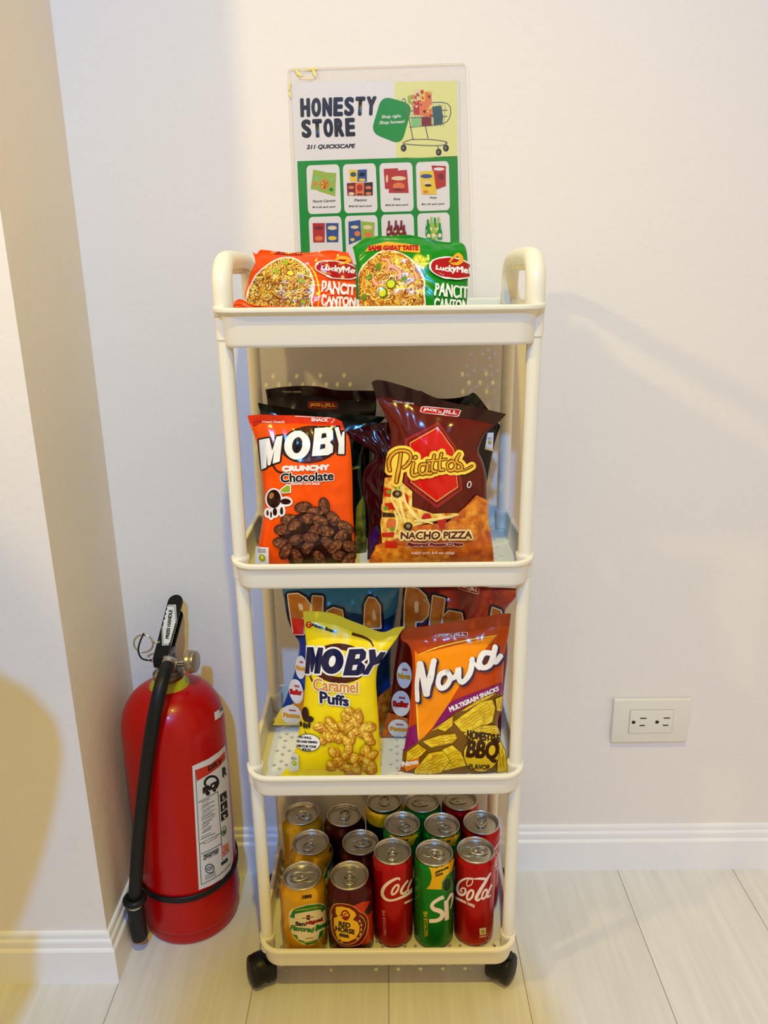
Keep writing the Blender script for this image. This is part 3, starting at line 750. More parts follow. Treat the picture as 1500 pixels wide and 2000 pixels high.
mo = nt.nodes.new('ShaderNodeOutputMaterial'); tr_ = nt.nodes.new('ShaderNodeBsdfTransparent'); gl = nt.nodes.new('ShaderNodeBsdfGlossy'); mx = nt.nodes.new('ShaderNodeMixShader'); fz = nt.nodes.new('ShaderNodeFresnel')
tr_.inputs[0].default_value = (0.965, 0.96, 0.955, 1); gl.inputs['Roughness'].default_value = 0.07; fz.inputs[0].default_value = 1.4
nt.links.new(fz.outputs[0], mx.inputs[0]); nt.links.new(tr_.outputs[0], mx.inputs[1]); nt.links.new(gl.outputs[0], mx.inputs[2]); nt.links.new(mx.outputs[0], mo.inputs[0])
b = MB(); Q = [np.array(onwall(q)) for q in ((80, 92), (1385, 50), (1446, 1950), (160, 1965))]
tl, tr, br, bl = Q
V = [tuple((tl * (1 - u) + tr * u) * (1 - v) + (bl * (1 - u) + br * u) * v - np.array((0, 0.0016, 0))) for u, v in rrect(0, 1, 0, 1, 0.018, 5)]
b.add(V, [list(range(len(V)))], fm, False); b.build('laminate', po)
b = MB(); EDGE = mat('laminate_edge', (232, 228, 214), rough=0.2)
b.tube([(x, y, z) for x, y, z in V], 0.00035, EDGE, 6, closed=True); b.build('laminate_edge', po)
GLINT = mat('yellow_glint', (250, 224, 96), rough=0.3)  # light glints on the laminate, painted as yellow strokes
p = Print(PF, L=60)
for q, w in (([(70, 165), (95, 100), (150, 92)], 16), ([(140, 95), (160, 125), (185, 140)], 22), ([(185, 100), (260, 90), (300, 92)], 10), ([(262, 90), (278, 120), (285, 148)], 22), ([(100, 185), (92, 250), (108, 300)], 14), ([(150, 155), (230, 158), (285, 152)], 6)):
    p.stroke(q, w, GLINT, n=5, taper=(0.4, 1, 0.5))
tb = MB(); tb.add([tuple(v) for v in V], [list(range(len(V)))], GLINT, False); b = MB(); p.onto(b, tb, eps=0.0004); b.build('painted_glint', po)
# ------------------------------------------------------------------ bags of snacks
def film(name, rgb, rough=0.19): return mat(name, rgb, rough=rough, coat=0.05, spec=0.34)
def polyfun(P):
    P = np.array(P); d = np.r_[0, np.cumsum(np.linalg.norm(np.diff(P, axis=0), axis=1))]; d /= d[-1]
    return lambda t: np.array([np.interp(t, d, P[:, k]) for k in range(3)])
def bag(name, label, group, fr, left, right, top, bottom, y0, lean, yaw, thick, zf, body, back=None, art=None, seal=0.05, seed=0,
        crease=1.0, sealmat=None, nu=60, nv=76, sealflat=True, bmax=None, fl=0.0, cat='snack bag'):
    x0, yy0, k = fr
    px = lambda q: (x0 + q[0] * k, yy0 + q[1] * k)
    lean = math.radians(lean); yaw = math.radians(yaw)
    bc = px(((bottom[0][0] + bottom[-1][0]) / 2, (bottom[0][1] + bottom[-1][1]) / 2))
    P0 = at_y(bc[0], bc[1], y0)
    h = np.array((math.cos(yaw), math.sin(yaw), 0)); bk = np.array((-math.sin(yaw), math.cos(yaw), 0))
    upv = np.array((0, 0, 1)) * math.cos(lean) + bk * math.sin(lean); n = np.cross(h, upv)
    w = lambda pts: polyfun([at_plane(*px(q), P0, n) for q in spline(pts, 5)])
    Lf, Rf, Tf, Bf = w(left), w(right), w(top), w(bottom)
    c00, c10, c01, c11 = Lf(0), Rf(0), Lf(1), Rf(1)
    rs = random.Random(seed); ph = [rs.uniform(0, 6.28) for _ in range(12)]; sv = Vector((seed * 3.7, 0, 0))
    def S(u, v, sg):
        p = (1 - v) * Bf(u) + v * Tf(u) + (1 - u) * Lf(v) + u * Rf(v) - ((1 - u) * (1 - v) * c00 + u * (1 - v) * c10 + (1 - u) * v * c01 + u * v * c11)
        a = max(0.0, 4 * u * (1 - u)) ** 0.55
        t0 = min(1, max(0, (v - 0.03) / 0.30)); t1 = min(1, max(0, (1 - seal - v) / 0.38))
        f = a * (t0 * (2 - t0)) ** 0.7 * (t1 * (2 - t1)) ** 0.75
        d = f * thick * 0.5
        et = math.exp(-(max(0, 1 - seal - v)) / 0.13); eb = math.exp(-max(0, v - 0.03) / 0.09)
        side = math.exp(-u / 0.10) + math.exp(-(1 - u) / 0.10)
        cr = 0.0016 * et * (math.sin(2 * PI * 3.1 * u + ph[0] + 2 * v) + 0.6 * math.sin(2 * PI * 7.3 * u + ph[1] - 5 * v)) * (1 if v < 1 - seal else 0.5)
        cr += 0.0010 * eb * math.sin(2 * PI * 5.2 * u + ph[2])
        cr += 0.0012 * side * (math.sin(2 * PI * 3.6 * v + ph[3] + 3 * u) + 0.7 * math.sin(2 * PI * 8.1 * v + ph[4]))
        q = Vector((u * 3.2, v * 4.0, 0)) + sv
        nz = noise.noise(q) * 0.0024 + abs(noise.noise(q * 2.1 + Vector((9, 2, 0)))) * -0.0022
        rim = min(1, a * 1.6)
        if v < 1 - seal:
            d = d + sg * 0 + (cr * rim + nz * rim) * crease * (1 if sg > 0 else -1) * min(1, 0.25 + f)
            d = max(d, 0.0002)
        out = p + n * (sg * d)
        if v >= 1 - seal or True:
            et2 = max(0.0, (v - (1 - seal - 0.06)) / (seal + 0.06))
            out = out + n * (0.0022 * crease * et2 * (math.sin(2 * PI * 1.3 * u + ph[5]) + 0.5 * math.sin(2 * PI * 3.2 * u + ph[6])) + fl * et2 * et2)
        if out[2] < zf + 0.0008: out[2] = zf + 0.0008
        if bmax is not None and out[1] > bmax: out[1] = bmax
        return out
    org = P0.copy(); org[2] = zf
    root = thing(name, tuple(org), label, cat, group)
    U = [0.5 - 0.5 * math.cos(PI * i / nu) * (0.75 + 0.25 * abs(math.cos(PI * i / nu))) for i in range(nu + 1)]
    def patch(mb, vs, sg, m, eps=0):
        V = [S(u, v, sg) + n * (eps * sg) for v in vs for u in U]; q = nu + 1
        F = [[j * q + i, j * q + i + 1, (j + 1) * q + i + 1, (j + 1) * q + i] for j in range(len(vs) - 1) for i in range(nu)]
        mb.add(V, F if sg > 0 else [f[::-1] for f in F], m)
    v1 = np.linspace(0, 1 - seal, nv + 1); v2 = np.linspace(1 - seal, 1, 6)
    b = MB(); patch(b, v1, 1, body)
    s = MB(); patch(s, v2, 1, sealmat or body, 0.0003)
    src = MB(); src.v = b.v + s.v; src.f = b.f + [[i + len(b.v) for i in f] for f in s.f]
    patch(b, np.linspace(0, 1 - seal, nv // 2 + 1), -1, back or body); patch(s, v2, -1, sealmat or body, 0.0003)
    if art:
        p = Print(fr, L=3.3); art(p); p.onto(b, src, eps=0.00035)
    b.build('pouch', root); s.build('top_seal', root)
    return root

NAVY = film('ink_navy', (16, 22, 66)); INKW = film('ink_white', (238, 236, 232)); INKK = film('ink_black', (16, 13, 14)); INKB = film('ink_brown', (74, 26, 12))
CHOC = mottled('chocolate_puffs', [(0.30, (38, 14, 8)), (0.5, (96, 46, 24)), (0.68, (164, 104, 56))], scale=260, rough=0.35, coat=0.3)
CHOCD = film('chocolate_dark', (44, 16, 10)); CHOCM = mottled('chocolate_mid', [(0.3, (70, 30, 16)), (0.55, (128, 68, 36)), (0.7, (186, 130, 76))], scale=300, rough=0.35, coat=0.3)
LEAFG = film('ink_leaf_green', (150, 176, 40)); INKR = film('ink_red', (196, 18, 20)); INKG = film('ink_gold', (228, 164, 34)); INKY = film('ink_yellow', (250, 214, 60))
def inside(pt, P):
    x, y = pt; c = False
    for i in range(len(P)):
        x1, y1 = P[i - 1]; x2, y2 = P[i]
        if (y1 > y) != (y2 > y) and x < (x2 - x1) * (y - y1) / (y2 - y1) + x1: c = not c
    return c
def scatter(P, n, rs, dmin=0):
    xs = [q[0] for q in P]; ys = [q[1] for q in P]; out = []; tries = 0
    while len(out) < n and tries < n * 60:
        tries += 1; q = (rs.uniform(min(xs), max(xs)), rs.uniform(min(ys), max(ys)))
        if inside(q, P) and all(math.dist(q, o) > dmin for o in out): out.append(q)
    return out
def jj(p, q, m, box=None, edge=None):
    """small maker's mark: two words in a rounded frame"""
    tl, tr, br, bl = [np.array(z, float) for z in q]
    p.rr(q, edge or INKW, r=0.16); p.up()
    c = (tl + tr + br + bl) / 4
    p.rr([tuple(c + (z - c) * np.array((0.96, 0.84))) for z in (tl, tr, br, bl)], box or INKR, r=0.14); p.up()
    f = lambda u, v: tuple((tl * (1 - u) + tr * u) * (1 - v) + (bl * (1 - u) + br * u) * v)
    p.text('JACK', [f(.08, .74), f(.42, .74), f(.42, .26), f(.08, .26)], m, bold=2); p.text("'n", [f(.44, .74), f(.53, .74), f(.53, .3), f(.44, .3)], m, bold=1)
    p.text('JILL', [f(.56, .78), f(.92, .78), f(.92, .24), f(.56, .24)], m, bold=2); p.up()
def leafbox(p, q, m=None):
    p.rr(q, m or INKW, r=0.02); p.up(); c = np.mean(np.array(q, float), axis=0)
    s = np.linalg.norm(np.array(q[1], float) - np.array(q[0], float))
    p.ell(c[0], c[1] + s * .15, s * .28, s * .32, LEAFG); p.up(); p.ell(c[0], c[1] + s * .1, s * .12, s * .16, INKY)
    for i in range(3): p.stroke([(c[0] - s * .3, c[1] - s * (.35 + .12 * i)), (c[0] + s * .3, c[1] - s * (.37 + .12 * i))], s * .05, GREY, n=2)
    p.up()

G2 = 'snack bags on the second tier'; G3 = 'snack bags on the third tier'
MBF = (440, 720, 320 / 1500); PTF = (660, 720, 400 / 1500); MCF = (440, 1130, 0.24); NVF = (720, 1130, 340 / 1500)
Z2, Z3 = TR[1][1] + 0.0028, TR[2][1] + 0.0028

# -- back row of the second tier
def art_dark(p):
    jj(p, ((758, 300), (1030, 305), (1030, 372), (756, 366)), INKG, box=film('dull_red', (110, 22, 18)), edge=film('dull_red_edge', (150, 50, 40)))
    p.text('TEAR HERE', [(520, 218), (695, 220), (696, 206), (520, 204)], film('faint_print', (150, 140, 135)), bold=1)
bag('snack_bag', 'dark maroon and black crisp bag at the back left of the second tier', G2, MBF,
    [(430, 1800), (420, 1200), (400, 600), (385, 300), (368, 190)], [(1330, 1800), (1340, 1200), (1350, 700), (1380, 400), (1385, 205)],
    [(368, 190), (560, 165), (830, 160), (1010, 195), (1200, 200), (1385, 205)], [(430, 1810), (1330, 1810)], 0.150, 3, 0, 0.040, Z2, film('film_dark_maroon', (22, 4, 4)), art=art_dark, seed=1, sealmat=film('film_dark_seal', (22, 4, 4)))
def art_black(p):
    leafbox(p, ((1095, 470), (1140, 468), (1132, 605), (1075, 590)))
bag('snack_bag', 'black crisp bag with green leaf stamp behind the brown nacho pizza bag', G2, PTF,
    [(480, 1440), (470, 1000), (460, 600), (520, 300), (600, 160)], [(1010, 1440), (1060, 1000), (1110, 760), (1150, 560), (1195, 425)],
    [(600, 160), (720, 215), (860, 215), (950, 195), (1015, 190), (1190, 420)], [(480, 1450), (1010, 1450)], 0.105, 3, 0, 0.034, Z2, film('film_black', (12, 12, 13)), art=art_black, seed=2, fl=0.0)
def art_green(p):
    p.poly([(1200, 1260), (1260, 1160), (1290, 1130), (1290, 1760), (1180, 1760)], mottled('green_chip_print', [(0.35, (58, 60, 14)), (0.6, (136, 132, 38))], scale=90, rough=0.35)); p.up()
    p.stroke([(1165, 915), (1190, 905), (1225, 900)], 34, film('ink_green_glow', (30, 120, 70)), n=4); p.up(); p.stroke([(1165, 915), (1215, 903)], 14, INKG, n=4)
bag('snack_bag', 'dark green crisp bag right behind the orange chocolate puffs bag', G2, MBF,
    [(380, 1800), (370, 1300), (350, 800), (330, 450), (298, 312)], [(1290, 1800), (1285, 1300), (1240, 900), (1300, 640), (1470, 440)],
    [(298, 312), (500, 345), (700, 385), (900, 410), (1200, 420), (1470, 440)], [(380, 1810), (1290, 1810)], 0.090, 4, 0, 0.036, Z2, film('film_dark_green', (3, 22, 13)), art=art_green, seed=3)
MRF = (660, 820, 0.145)
def art_maroon(p):
    PUR = film('ink_purple', (70, 16, 84))
    p.poly([(430, 1560), (520, 1420), (560, 1480), (540, 1640), (430, 1760)], PUR)
bag('snack_bag', 'deep maroon crisp bag with flared top corner wedged between the two front bags', G2, MRF,
    [(395, 1860), (410, 1300), (330, 980), (350, 680), (490, 470), (230, 280), (80, 165)], [(980, 1860), (960, 1300), (940, 900), (960, 600), (940, 350), (900, 120)],
    [(80, 165), (300, 110), (520, 50), (700, 20), (900, 10)], [(395, 1870), (980, 1870)], 0.060, 4, 2, 0.026, Z2, film('film_maroon', (62, 7, 11)), art=art_maroon, seed=4, crease=1.6, seal=0.03)

# -- front row of the second tier
ORF = film('film_orange', (252, 84, 0))
def art_moby(p):
    p.ell(775, 695, 275, 172, INKB, ang=-6); p.up()
    p.stroke([(440, 890), (480, 940), (560, 960)], 18, INKB); p.up()
    Mq = [(338, 918), (498, 850), (526, 614), (312, 652)]
    MP = [(312, 652), (405, 636), (432, 750), (470, 624), (526, 614), (500, 850), (436, 870), (448, 742), (418, 880), (392, 888), (384, 770), (380, 905), (336, 922)]
    BP = [(820, 548), (955, 540), (986, 572), (986, 640), (958, 676), (986, 708), (984, 766), (940, 792), (792, 803)]
    BH = [[(884, 596), (922, 592), (926, 630), (878, 642)], [(872, 694), (914, 690), (914, 728), (866, 742)]]
    YP = [(1000, 545), (1038, 530), (1062, 628), (1074, 578), (1092, 574), (1090, 650), (1088, 782), (1030, 782), (1036, 690)]
    p.poly(MP, INKK, dil=15); p.poly(BP, INKK, dil=15); p.poly(YP, INKK, dil=14); p.ell(660, 702, 118, 132, INKK, ang=8, dil=15); p.up()
    p.poly(MP, INKW); p.poly(BP, INKW, holes=BH); p.poly(YP, INKW); p.ring(660, 702, 118, 132, 45, 74, INKW, ang=10); p.up()
    p.text('CRUNCHY', [(528, 938), (945, 924), (945, 882), (528, 896)], INKW, bold=7)
    p.text('Chocolate', [(514, 1040), (985, 1018), (985, 940), (512, 962)], INKK, bold=4, out=(INKW, 11))
    p.text('Flavored Corn Snack', [(600, 1062), (868, 1060), (868, 1036), (600, 1038)], INKW, bold=1)
    p.stroke([(255, 500), (285, 480), (330, 478), (290, 512), (255, 515)], 9, INKR, closed=True, n=4); p.text('Nutri Snack', [(340, 496), (545, 494), (545, 474), (340, 478)], INKW, bold=1)
    p.stroke([(640, 437), (982, 452), (975, 495)], 6, INKW, n=3); p.text('SNACK', [(790, 480), (940, 484), (942, 458), (792, 452)], INKW, bold=2); p.up()
    # chocolate splash
    for q in (((450, 1190), 62, 85), ((555, 1215), 50, 34), ((460, 1310), 26, 42), ((520, 1300), 20, 40), ((395, 1320), 18, 32), ((425, 1335), 14, 36)): p.ell(*q[0], q[1] + 14, q[2] + 14, INKW)
    p.poly([(500, 1110), (570, 1055), (605, 1060), (605, 1135), (525, 1140)], INKW); p.up()
    for q in (((450, 1190), 62, 85), ((555, 1215), 48, 28), ((460, 1310), 20, 36), ((520, 1300), 14, 34), ((395, 1320), 10, 26), ((425, 1335), 8, 30)): p.ell(*q[0], q[1], q[2], CHOCD)
    p.poly([(510, 1112), (572, 1066), (595, 1070), (595, 1128), (530, 1130)], LEAFG); p.up(); p.ell(430, 1160, 20, 30, film('ink_tan', (176, 112, 60)), ang=20); p.up()
    PU = [(450, 1460), (560, 1340), (640, 1290), (720, 1220), (800, 1270), (870, 1240), (890, 1180), (950, 1200), (960, 1320), (1060, 1380), (1150, 1430), (1185, 1800), (580, 1800), (450, 1640)]
    p.poly([(480, 1480), (640, 1340), (860, 1260), (1000, 1360), (1140, 1450), (1180, 1800), (600, 1800)], CHOCD); p.up()
    rs = random.Random(11)
    pts = [(715, 1265), (905, 1255), (820, 1310), (985, 1370), (590, 1380), (530, 1470), (520, 1590), (640, 1420), (760, 1370), (870, 1390), (1090, 1450), (820, 1480), (650, 1560), (1050, 1530), (940, 1590), (1130, 1620), (760, 1620), (660, 1710), (860, 1720), (1040, 1700), (920, 1480), (1000, 1620), (560, 1660), (780, 1540), (1120, 1740)]
    for (x, y) in pts:
        a = rs.uniform(-60, 60) if (x, y) != (905, 1255) else 80
        p.ell(x, y, 82, 52, CHOCD, ang=a); p.up(0.10); p.ell(x, y, 74, 45, CHOC, ang=a); p.up(0.08)
        p.ell(x - 10, y - 12, 40, 20, CHOCM, ang=a); p.up(0.08)
    leafbox(p, ((302, 1625), (405, 1628), (405, 1790), (285, 1790)))
bag('snack_bag', 'orange bag of chocolate puffs front left on the second tier', G2, MBF,
    [(265, 1850), (290, 1700), (310, 1560), (335, 1420), (352, 1280), (352, 1160), (340, 1050), (320, 900), (300, 730), (270, 620), (230, 520), (200, 430)],
    [(1192, 1850), (1185, 1600), (1170, 1300), (1166, 1050), (1155, 800), (1135, 640), (1095, 560), (1068, 480)],
    [(200, 430), (330, 420), (600, 428), (850, 442), (985, 450), (1068, 478)], [(265, 1860), (1192, 1860)], 0.013, 4, 0, 0.042, Z2, ORF, art=art_moby, seed=5, sealmat=film('film_orange_seal', (226, 50, 14)))

BRF = film('film_redbrown', (92, 18, 6))
CRISP = mottled('crisp_print', [(0.3, (150, 62, 8)), (0.5, (214, 116, 16)), (0.7, (236, 164, 44))], scale=110, rough=0.32, detail=6, coat=0.3)
CRISPD = mottled('crisp_print_deep', [(0.3, (150, 50, 10)), (0.55, (200, 92, 18)), (0.75, (224, 130, 30))], scale=90, rough=0.32, detail=6, coat=0.3)
PIZZA = mottled('pizza_print', [(0.3, (190, 92, 20)), (0.45, (232, 176, 48)), (0.62, (244, 220, 120))], scale=140, rough=0.32, detail=5, coat=0.3)
def art_piattos(p):
    jj(p, ((612, 272), (905, 300), (882, 356), (598, 322)), INKW)
    p.text('TEAR HERE', [(400, 250), (555, 266), (556, 250), (402, 236)], film('faint_print2', (196, 170, 160)), bold=1)
    p.poly([(737, 392), (868, 580), (912, 885), (725, 1022), (488, 840), (492, 515)], film('hexagon_edge', (150, 36, 34))); p.up()
    p.poly([(731, 412), (856, 584), (896, 878), (722, 998), (510, 834), (508, 528)], film('hexagon_deep', (120, 14, 12))); p.up()
    H = [(728, 428), (846, 590), (878, 868), (722, 976), (532, 830), (526, 542)]
    p.poly(H, film('hexagon_line', (236, 170, 90))); p.up()
    c = np.mean(np.array(H, float), axis=0); p.poly([tuple(c + (np.array(q) - c) * 0.968) for q in H], film('hexagon_red', (206, 22, 14))); p.up()
    # pizza slice and toppings
    p.poly([(320, 1130), (330, 960), (345, 800), (430, 790), (545, 900), (545, 1010), (700, 1060), (900, 1056), (905, 1078), (720, 1112), (560, 1150), (450, 1240), (330, 1300)], PIZZA); p.up()
    p.poly([(560, 1150), (800, 1120), (930, 1010), (1010, 922), (1090, 965), (1110, 1150), (1150, 1450), (200, 1450), (290, 1290), (460, 1230)], CRISPD); p.up()
    p.poly([(930, 1010), (1010, 925), (1100, 975), (1112, 1190), (1010, 1170), (930, 1080)], CRISP); p.poly([(800, 1120), (960, 1080), (1080, 1170), (1000, 1260), (800, 1240)], CRISP)
    p.poly([(230, 1390), (290, 1292), (560, 1290), (820, 1340), (800, 1450), (210, 1450)], CRISP); p.up()
    T = film('tomato', (196, 34, 18)); OL = film('olive', (58, 38, 22)); CHS = film('cheese', (246, 222, 130)); GP = film('pepper', (110, 150, 30)); HM = film('ham', (214, 110, 50))
    for q, m in (([(345, 870), (400, 880), (390, 940), (345, 930)], T), ([(350, 985), (420, 975), (425, 1030), (360, 1030)], T), ([(335, 1050), (440, 1060), (440, 1085), (335, 1085)], OL), ([(480, 890), (520, 930), (520, 1000), (490, 960)], T), ([(330, 1200), (420, 1190), (410, 1230), (330, 1230)], T), ([(350, 1260), (430, 1262), (440, 1310), (350, 1310)], T), ([(365, 1110), (430, 1105), (425, 1160), (360, 1165)], HM), ([(720, 1090), (790, 1095), (780, 1160), (745, 1170)], T)): p.poly(q, m)
    p.ell(650, 1090, 38, 36, T); p.up()
    for q in ([(430, 800), (450, 920), (470, 1020), (500, 1120), (520, 1180)], [(480, 860), (500, 980), (560, 1060), (620, 1120)], [(390, 940), (430, 1010), (470, 1100)], [(520, 1040), (600, 1100), (700, 1130)], [(560, 1110), (700, 1100), (880, 1066)], [(420, 1040), (440, 1120), (420, 1200)]):
        p.stroke(q, 20, CHS, n=5, taper=(0.6, 1, 0.5))
    for x, y in ((360, 1020), (440, 870), (400, 1170), (380, 900)): p.ell(x, y, 18, 14, GP)
    p.up()
    for x, y in ((438, 915), (517, 1150)):
        p.ell(x, y, 32, 28, OL); p.up(0.4); p.ell(x + 2, y - 2, 14, 13, film('olive_core', (150, 130, 90))); p.up(-0.4)
    p.up()
    sc = [([(392, 745), (386, 690), (402, 640), (440, 606), (490, 600), (526, 618), (534, 655), (512, 700), (484, 724)], 20), ([(468, 622), (456, 700), (436, 828)], 20),
          ([(556, 690), (545, 745), (552, 778), (586, 772)], 20), ([(640, 700), (606, 704), (596, 745), (618, 772), (650, 750), (656, 700), (652, 760), (682, 762)], 18), ([(704, 632), (690, 700), (690, 745), (716, 750)], 18), ([(756, 622), (742, 690), (744, 738), (770, 740)], 18),
          ([(652, 676), (720, 672), (792, 660)], 14), ([(826, 672), (802, 700), (808, 738), (838, 742), (856, 712), (846, 680), (826, 672)], 18), ([(884, 628), (862, 672), (896, 700), (905, 730), (870, 746), (850, 736)], 18), ([(850, 742), (920, 742), (974, 712)], 10)]
    GL = film('lettering_glow', (250, 210, 70)); GD = film('lettering_dark', (96, 44, 6))
    p.ell(566, 648, 14, 14, GL, dil=28)
    for q, w in sc: p.stroke(q, w, GL, dil=26, n=5)
    p.up()
    for q, w in sc: p.stroke(q, w, GD, dil=6, n=5)
    p.ell(568, 650, 14, 14, GD, dil=6); p.up()
    for q, w in sc: p.stroke(q, w - 4, INKG, n=5)
    p.ell(568, 650, 11, 11, INKG); p.up()
    p.text('NACHO PIZZA', [(466, 1240), (972, 1234), (976, 1184), (470, 1190)], film('ink_deep_brown', (98, 34, 12)), bold=3, out=(film('pale_glow', (250, 226, 150)), 15))
    p.text('Flavored Potato Crisps', [(510, 1296), (905, 1292), (912, 1264), (516, 1268)], film('ink_wine', (112, 20, 30)), bold=3, out=(film('pale_rose', (236, 200, 170)), 8))
    p.text('NET WT. 3.0 oz (85g)', [(545, 1352), (848, 1348), (848, 1330), (545, 1334)], film('pale_rose', (236, 200, 170)), bold=2)
    p.ring(955, 845, 15, 24, 9, 18, INKW, ang=10)
bag('snack_bag', 'red brown nacho pizza crisps bag with red hexagon front right on the second tier', G2, PTF,
    [(205, 1460), (240, 1380), (290, 1270), (318, 1130), (330, 960), (348, 800), (372, 620), (385, 470), (345, 340), (285, 220), (245, 100)],
    [(1148, 1460), (1130, 1320), (1100, 1120), (1092, 960), (1086, 780), (1060, 670), (1030, 590), (1080, 470), (1170, 400), (1235, 335)],
    [(245, 100), (300, 84), (450, 118), (600, 165), (740, 220), (900, 262), (1060, 292), (1235, 335)], [(205, 1470), (1148, 1470)], 0.012, 3, 0, 0.046, Z2, BRF, art=art_piattos, seed=6, crease=1.3, seal=0.085, sealmat=film('film_seal_brown', (44, 14, 12)))

# -- third tier, back pair
def letters_pica(p, items, fill, dx=0, dy=0):
    for pts, hole in items:
        p.poly(pts, film('logo_navy', (20, 24, 58)), dil=30)
    p.up()
    for pts, hole in items: p.poly(pts, INKW, dil=9)
    p.up()
    for pts, hole in items: p.poly(pts, fill, holes=[hole] if hole else [])
    p.up()
    for pts, hole in items:
        if hole: p.stroke(hole, 6, INKW, closed=True, n=2)
    p.up()
CARA = mottled('caramel_lettering', [(0.3, (150, 82, 16)), (0.5, (186, 112, 28)), (0.7, (214, 150, 52))], scale=30, rough=0.3, coat=0.3)
def ovals(p, lst, texts):
    for (x, y, rx, ry, a), (t, c, s) in zip(lst, texts):
        p.ell(x, y, rx, ry, INKW, ang=a); p.up()
        p.poly([(x - rx * .25, y - ry * .55), (x + rx * .45, y - ry * .5), (x + rx * .45, y - ry * .32), (x - rx * .25, y - ry * .38)], film('dull_rose', (190, 90, 100))); p.text(t, [(x - rx * .8, y + ry * .22), (x + rx * .8, y + ry * .30), (x + rx * .8, y - ry * .12), (x - rx * .8, y - ry * .16)], c, bold=s); p.up()
def art_blue(p):
    p.poly([(470, 60), (1500, 60), (1440, 250), (1300, 330), (900, 250), (560, 330), (500, 330)], film('film_sky_blue', (52, 130, 198))); p.up()
    letters_pica(p, [([(512, 130), (590, 125), (650, 160), (690, 215), (690, 275), (640, 300), (625, 330), (640, 450), (560, 450), (535, 300)], [(600, 205), (625, 215), (632, 255), (608, 250)]),
                     ([(712, 145), (792, 150), (790, 265), (705, 265)], None), ([(830, 265), (880, 240), (950, 260), (960, 330), (830, 330)], None),
                     ([(1130, 400), (1140, 210), (1170, 155), (1215, 165), (1255, 220), (1262, 400)], [(1205, 245), (1225, 330), (1200, 330)])], CARA)
    p.poly([(545, 320), (640, 330), (640, 450), (562, 450)], film('ink_scarlet', (214, 34, 24))); p.up()
    p.poly([(1240, 960), (1330, 880), (1400, 900), (1380, 1240), (1240, 1240)], CRISP)
    p.poly([(380, 1190), (450, 1060), (640, 980), (660, 1190)], INKY); p.up()
    p.poly([(560, 1000), (650, 900), (660, 1130), (600, 1140)], film('ink_amber', (222, 140, 30))); p.up()
    ovals(p, [(622, 720, 42, 95, 0), (585, 915, 55, 98, -8), (545, 1100, 78, 78, 0)], [('Nova', INKG, 3), ('Roller', INKR, 5), ('Piattos', INKG, 4)])
bag('snack_bag', 'large blue snack bag behind the yellow caramel puffs bag on the third tier', G3, MCF,
    [(372, 1198), (440, 1090), (520, 900), (590, 650), (600, 520), (560, 450), (505, 320), (475, 150), (462, 40)], [(1330, 1198), (1345, 1050), (1345, 700), (1360, 500), (1400, 250), (1420, 40)],
    [(462, 40), (900, 20), (1420, 40)], [(372, 1200), (700, 1198), (1330, 1198)], 0.118, 3, 0, 0.060, Z3, film('film_blue', (6, 60, 140)), art=art_blue, seed=7, sealmat=FOIL, seal=0.03)
def art_red(p):
    p.poly([(600, 100), (900, 100), (1280, 100), (1270, 150), (1150, 300), (950, 330), (800, 380), (690, 330)], mottled('red_swirl', [(0.35, (120, 22, 12)), (0.5, (178, 34, 20)), (0.68, (206, 110, 50))], scale=22, rough=0.3, coat=0.3)); p.up()
    letters_pica(p, [([(330, 60), (430, 95), (490, 150), (520, 230), (510, 320), (460, 370), (405, 370), (400, 470), (310, 470), (315, 200)], [(402, 205), (425, 205), (425, 285), (402, 285)]),
                     ([(555, 150), (655, 175), (635, 330), (620, 400), (525, 400), (545, 260)], None), ([(640, 330), (690, 280), (800, 300), (815, 400), (640, 400)], None),
                     ([(1050, 350), (1065, 250), (1135, 275), (1150, 350)], None)], CARA)
    jj(p, ((770, 30), (955, 85), (948, 140), (764, 90)), INKW, box=film('dull_red2', (150, 30, 22)))
    p.poly([(100, 1290), (180, 1150), (340, 1200), (340, 1360), (100, 1360)], CRISPD); p.up()
    ovals(p, [(312, 830, 62, 112, 0), (285, 1070, 78, 110, 0), (262, 1280, 88, 76, 0)], [('Nova', INKG, 4), ('Roller', INKR, 6), ('Piattos', INKG, 5)])
bag('snack_bag', 'large dark red snack bag behind the orange barbecue bag on the third tier', G3, NVF,
    [(100, 1375), (160, 1180), (200, 950), (230, 700), (265, 450), (290, 200), (295, 40)], [(1140, 1365), (1145, 1200), (1170, 900), (1200, 600), (1170, 300), (1265, 160), (1282, 40)],
    [(295, 40), (800, 20), (1282, 40)], [(100, 1385), (500, 1385), (1140, 1375)], 0.100, 4, 0, 0.052, Z3, film('film_dark_red', (104, 10, 5)), art=art_red, seed=8, sealmat=FOIL, seal=0.03)

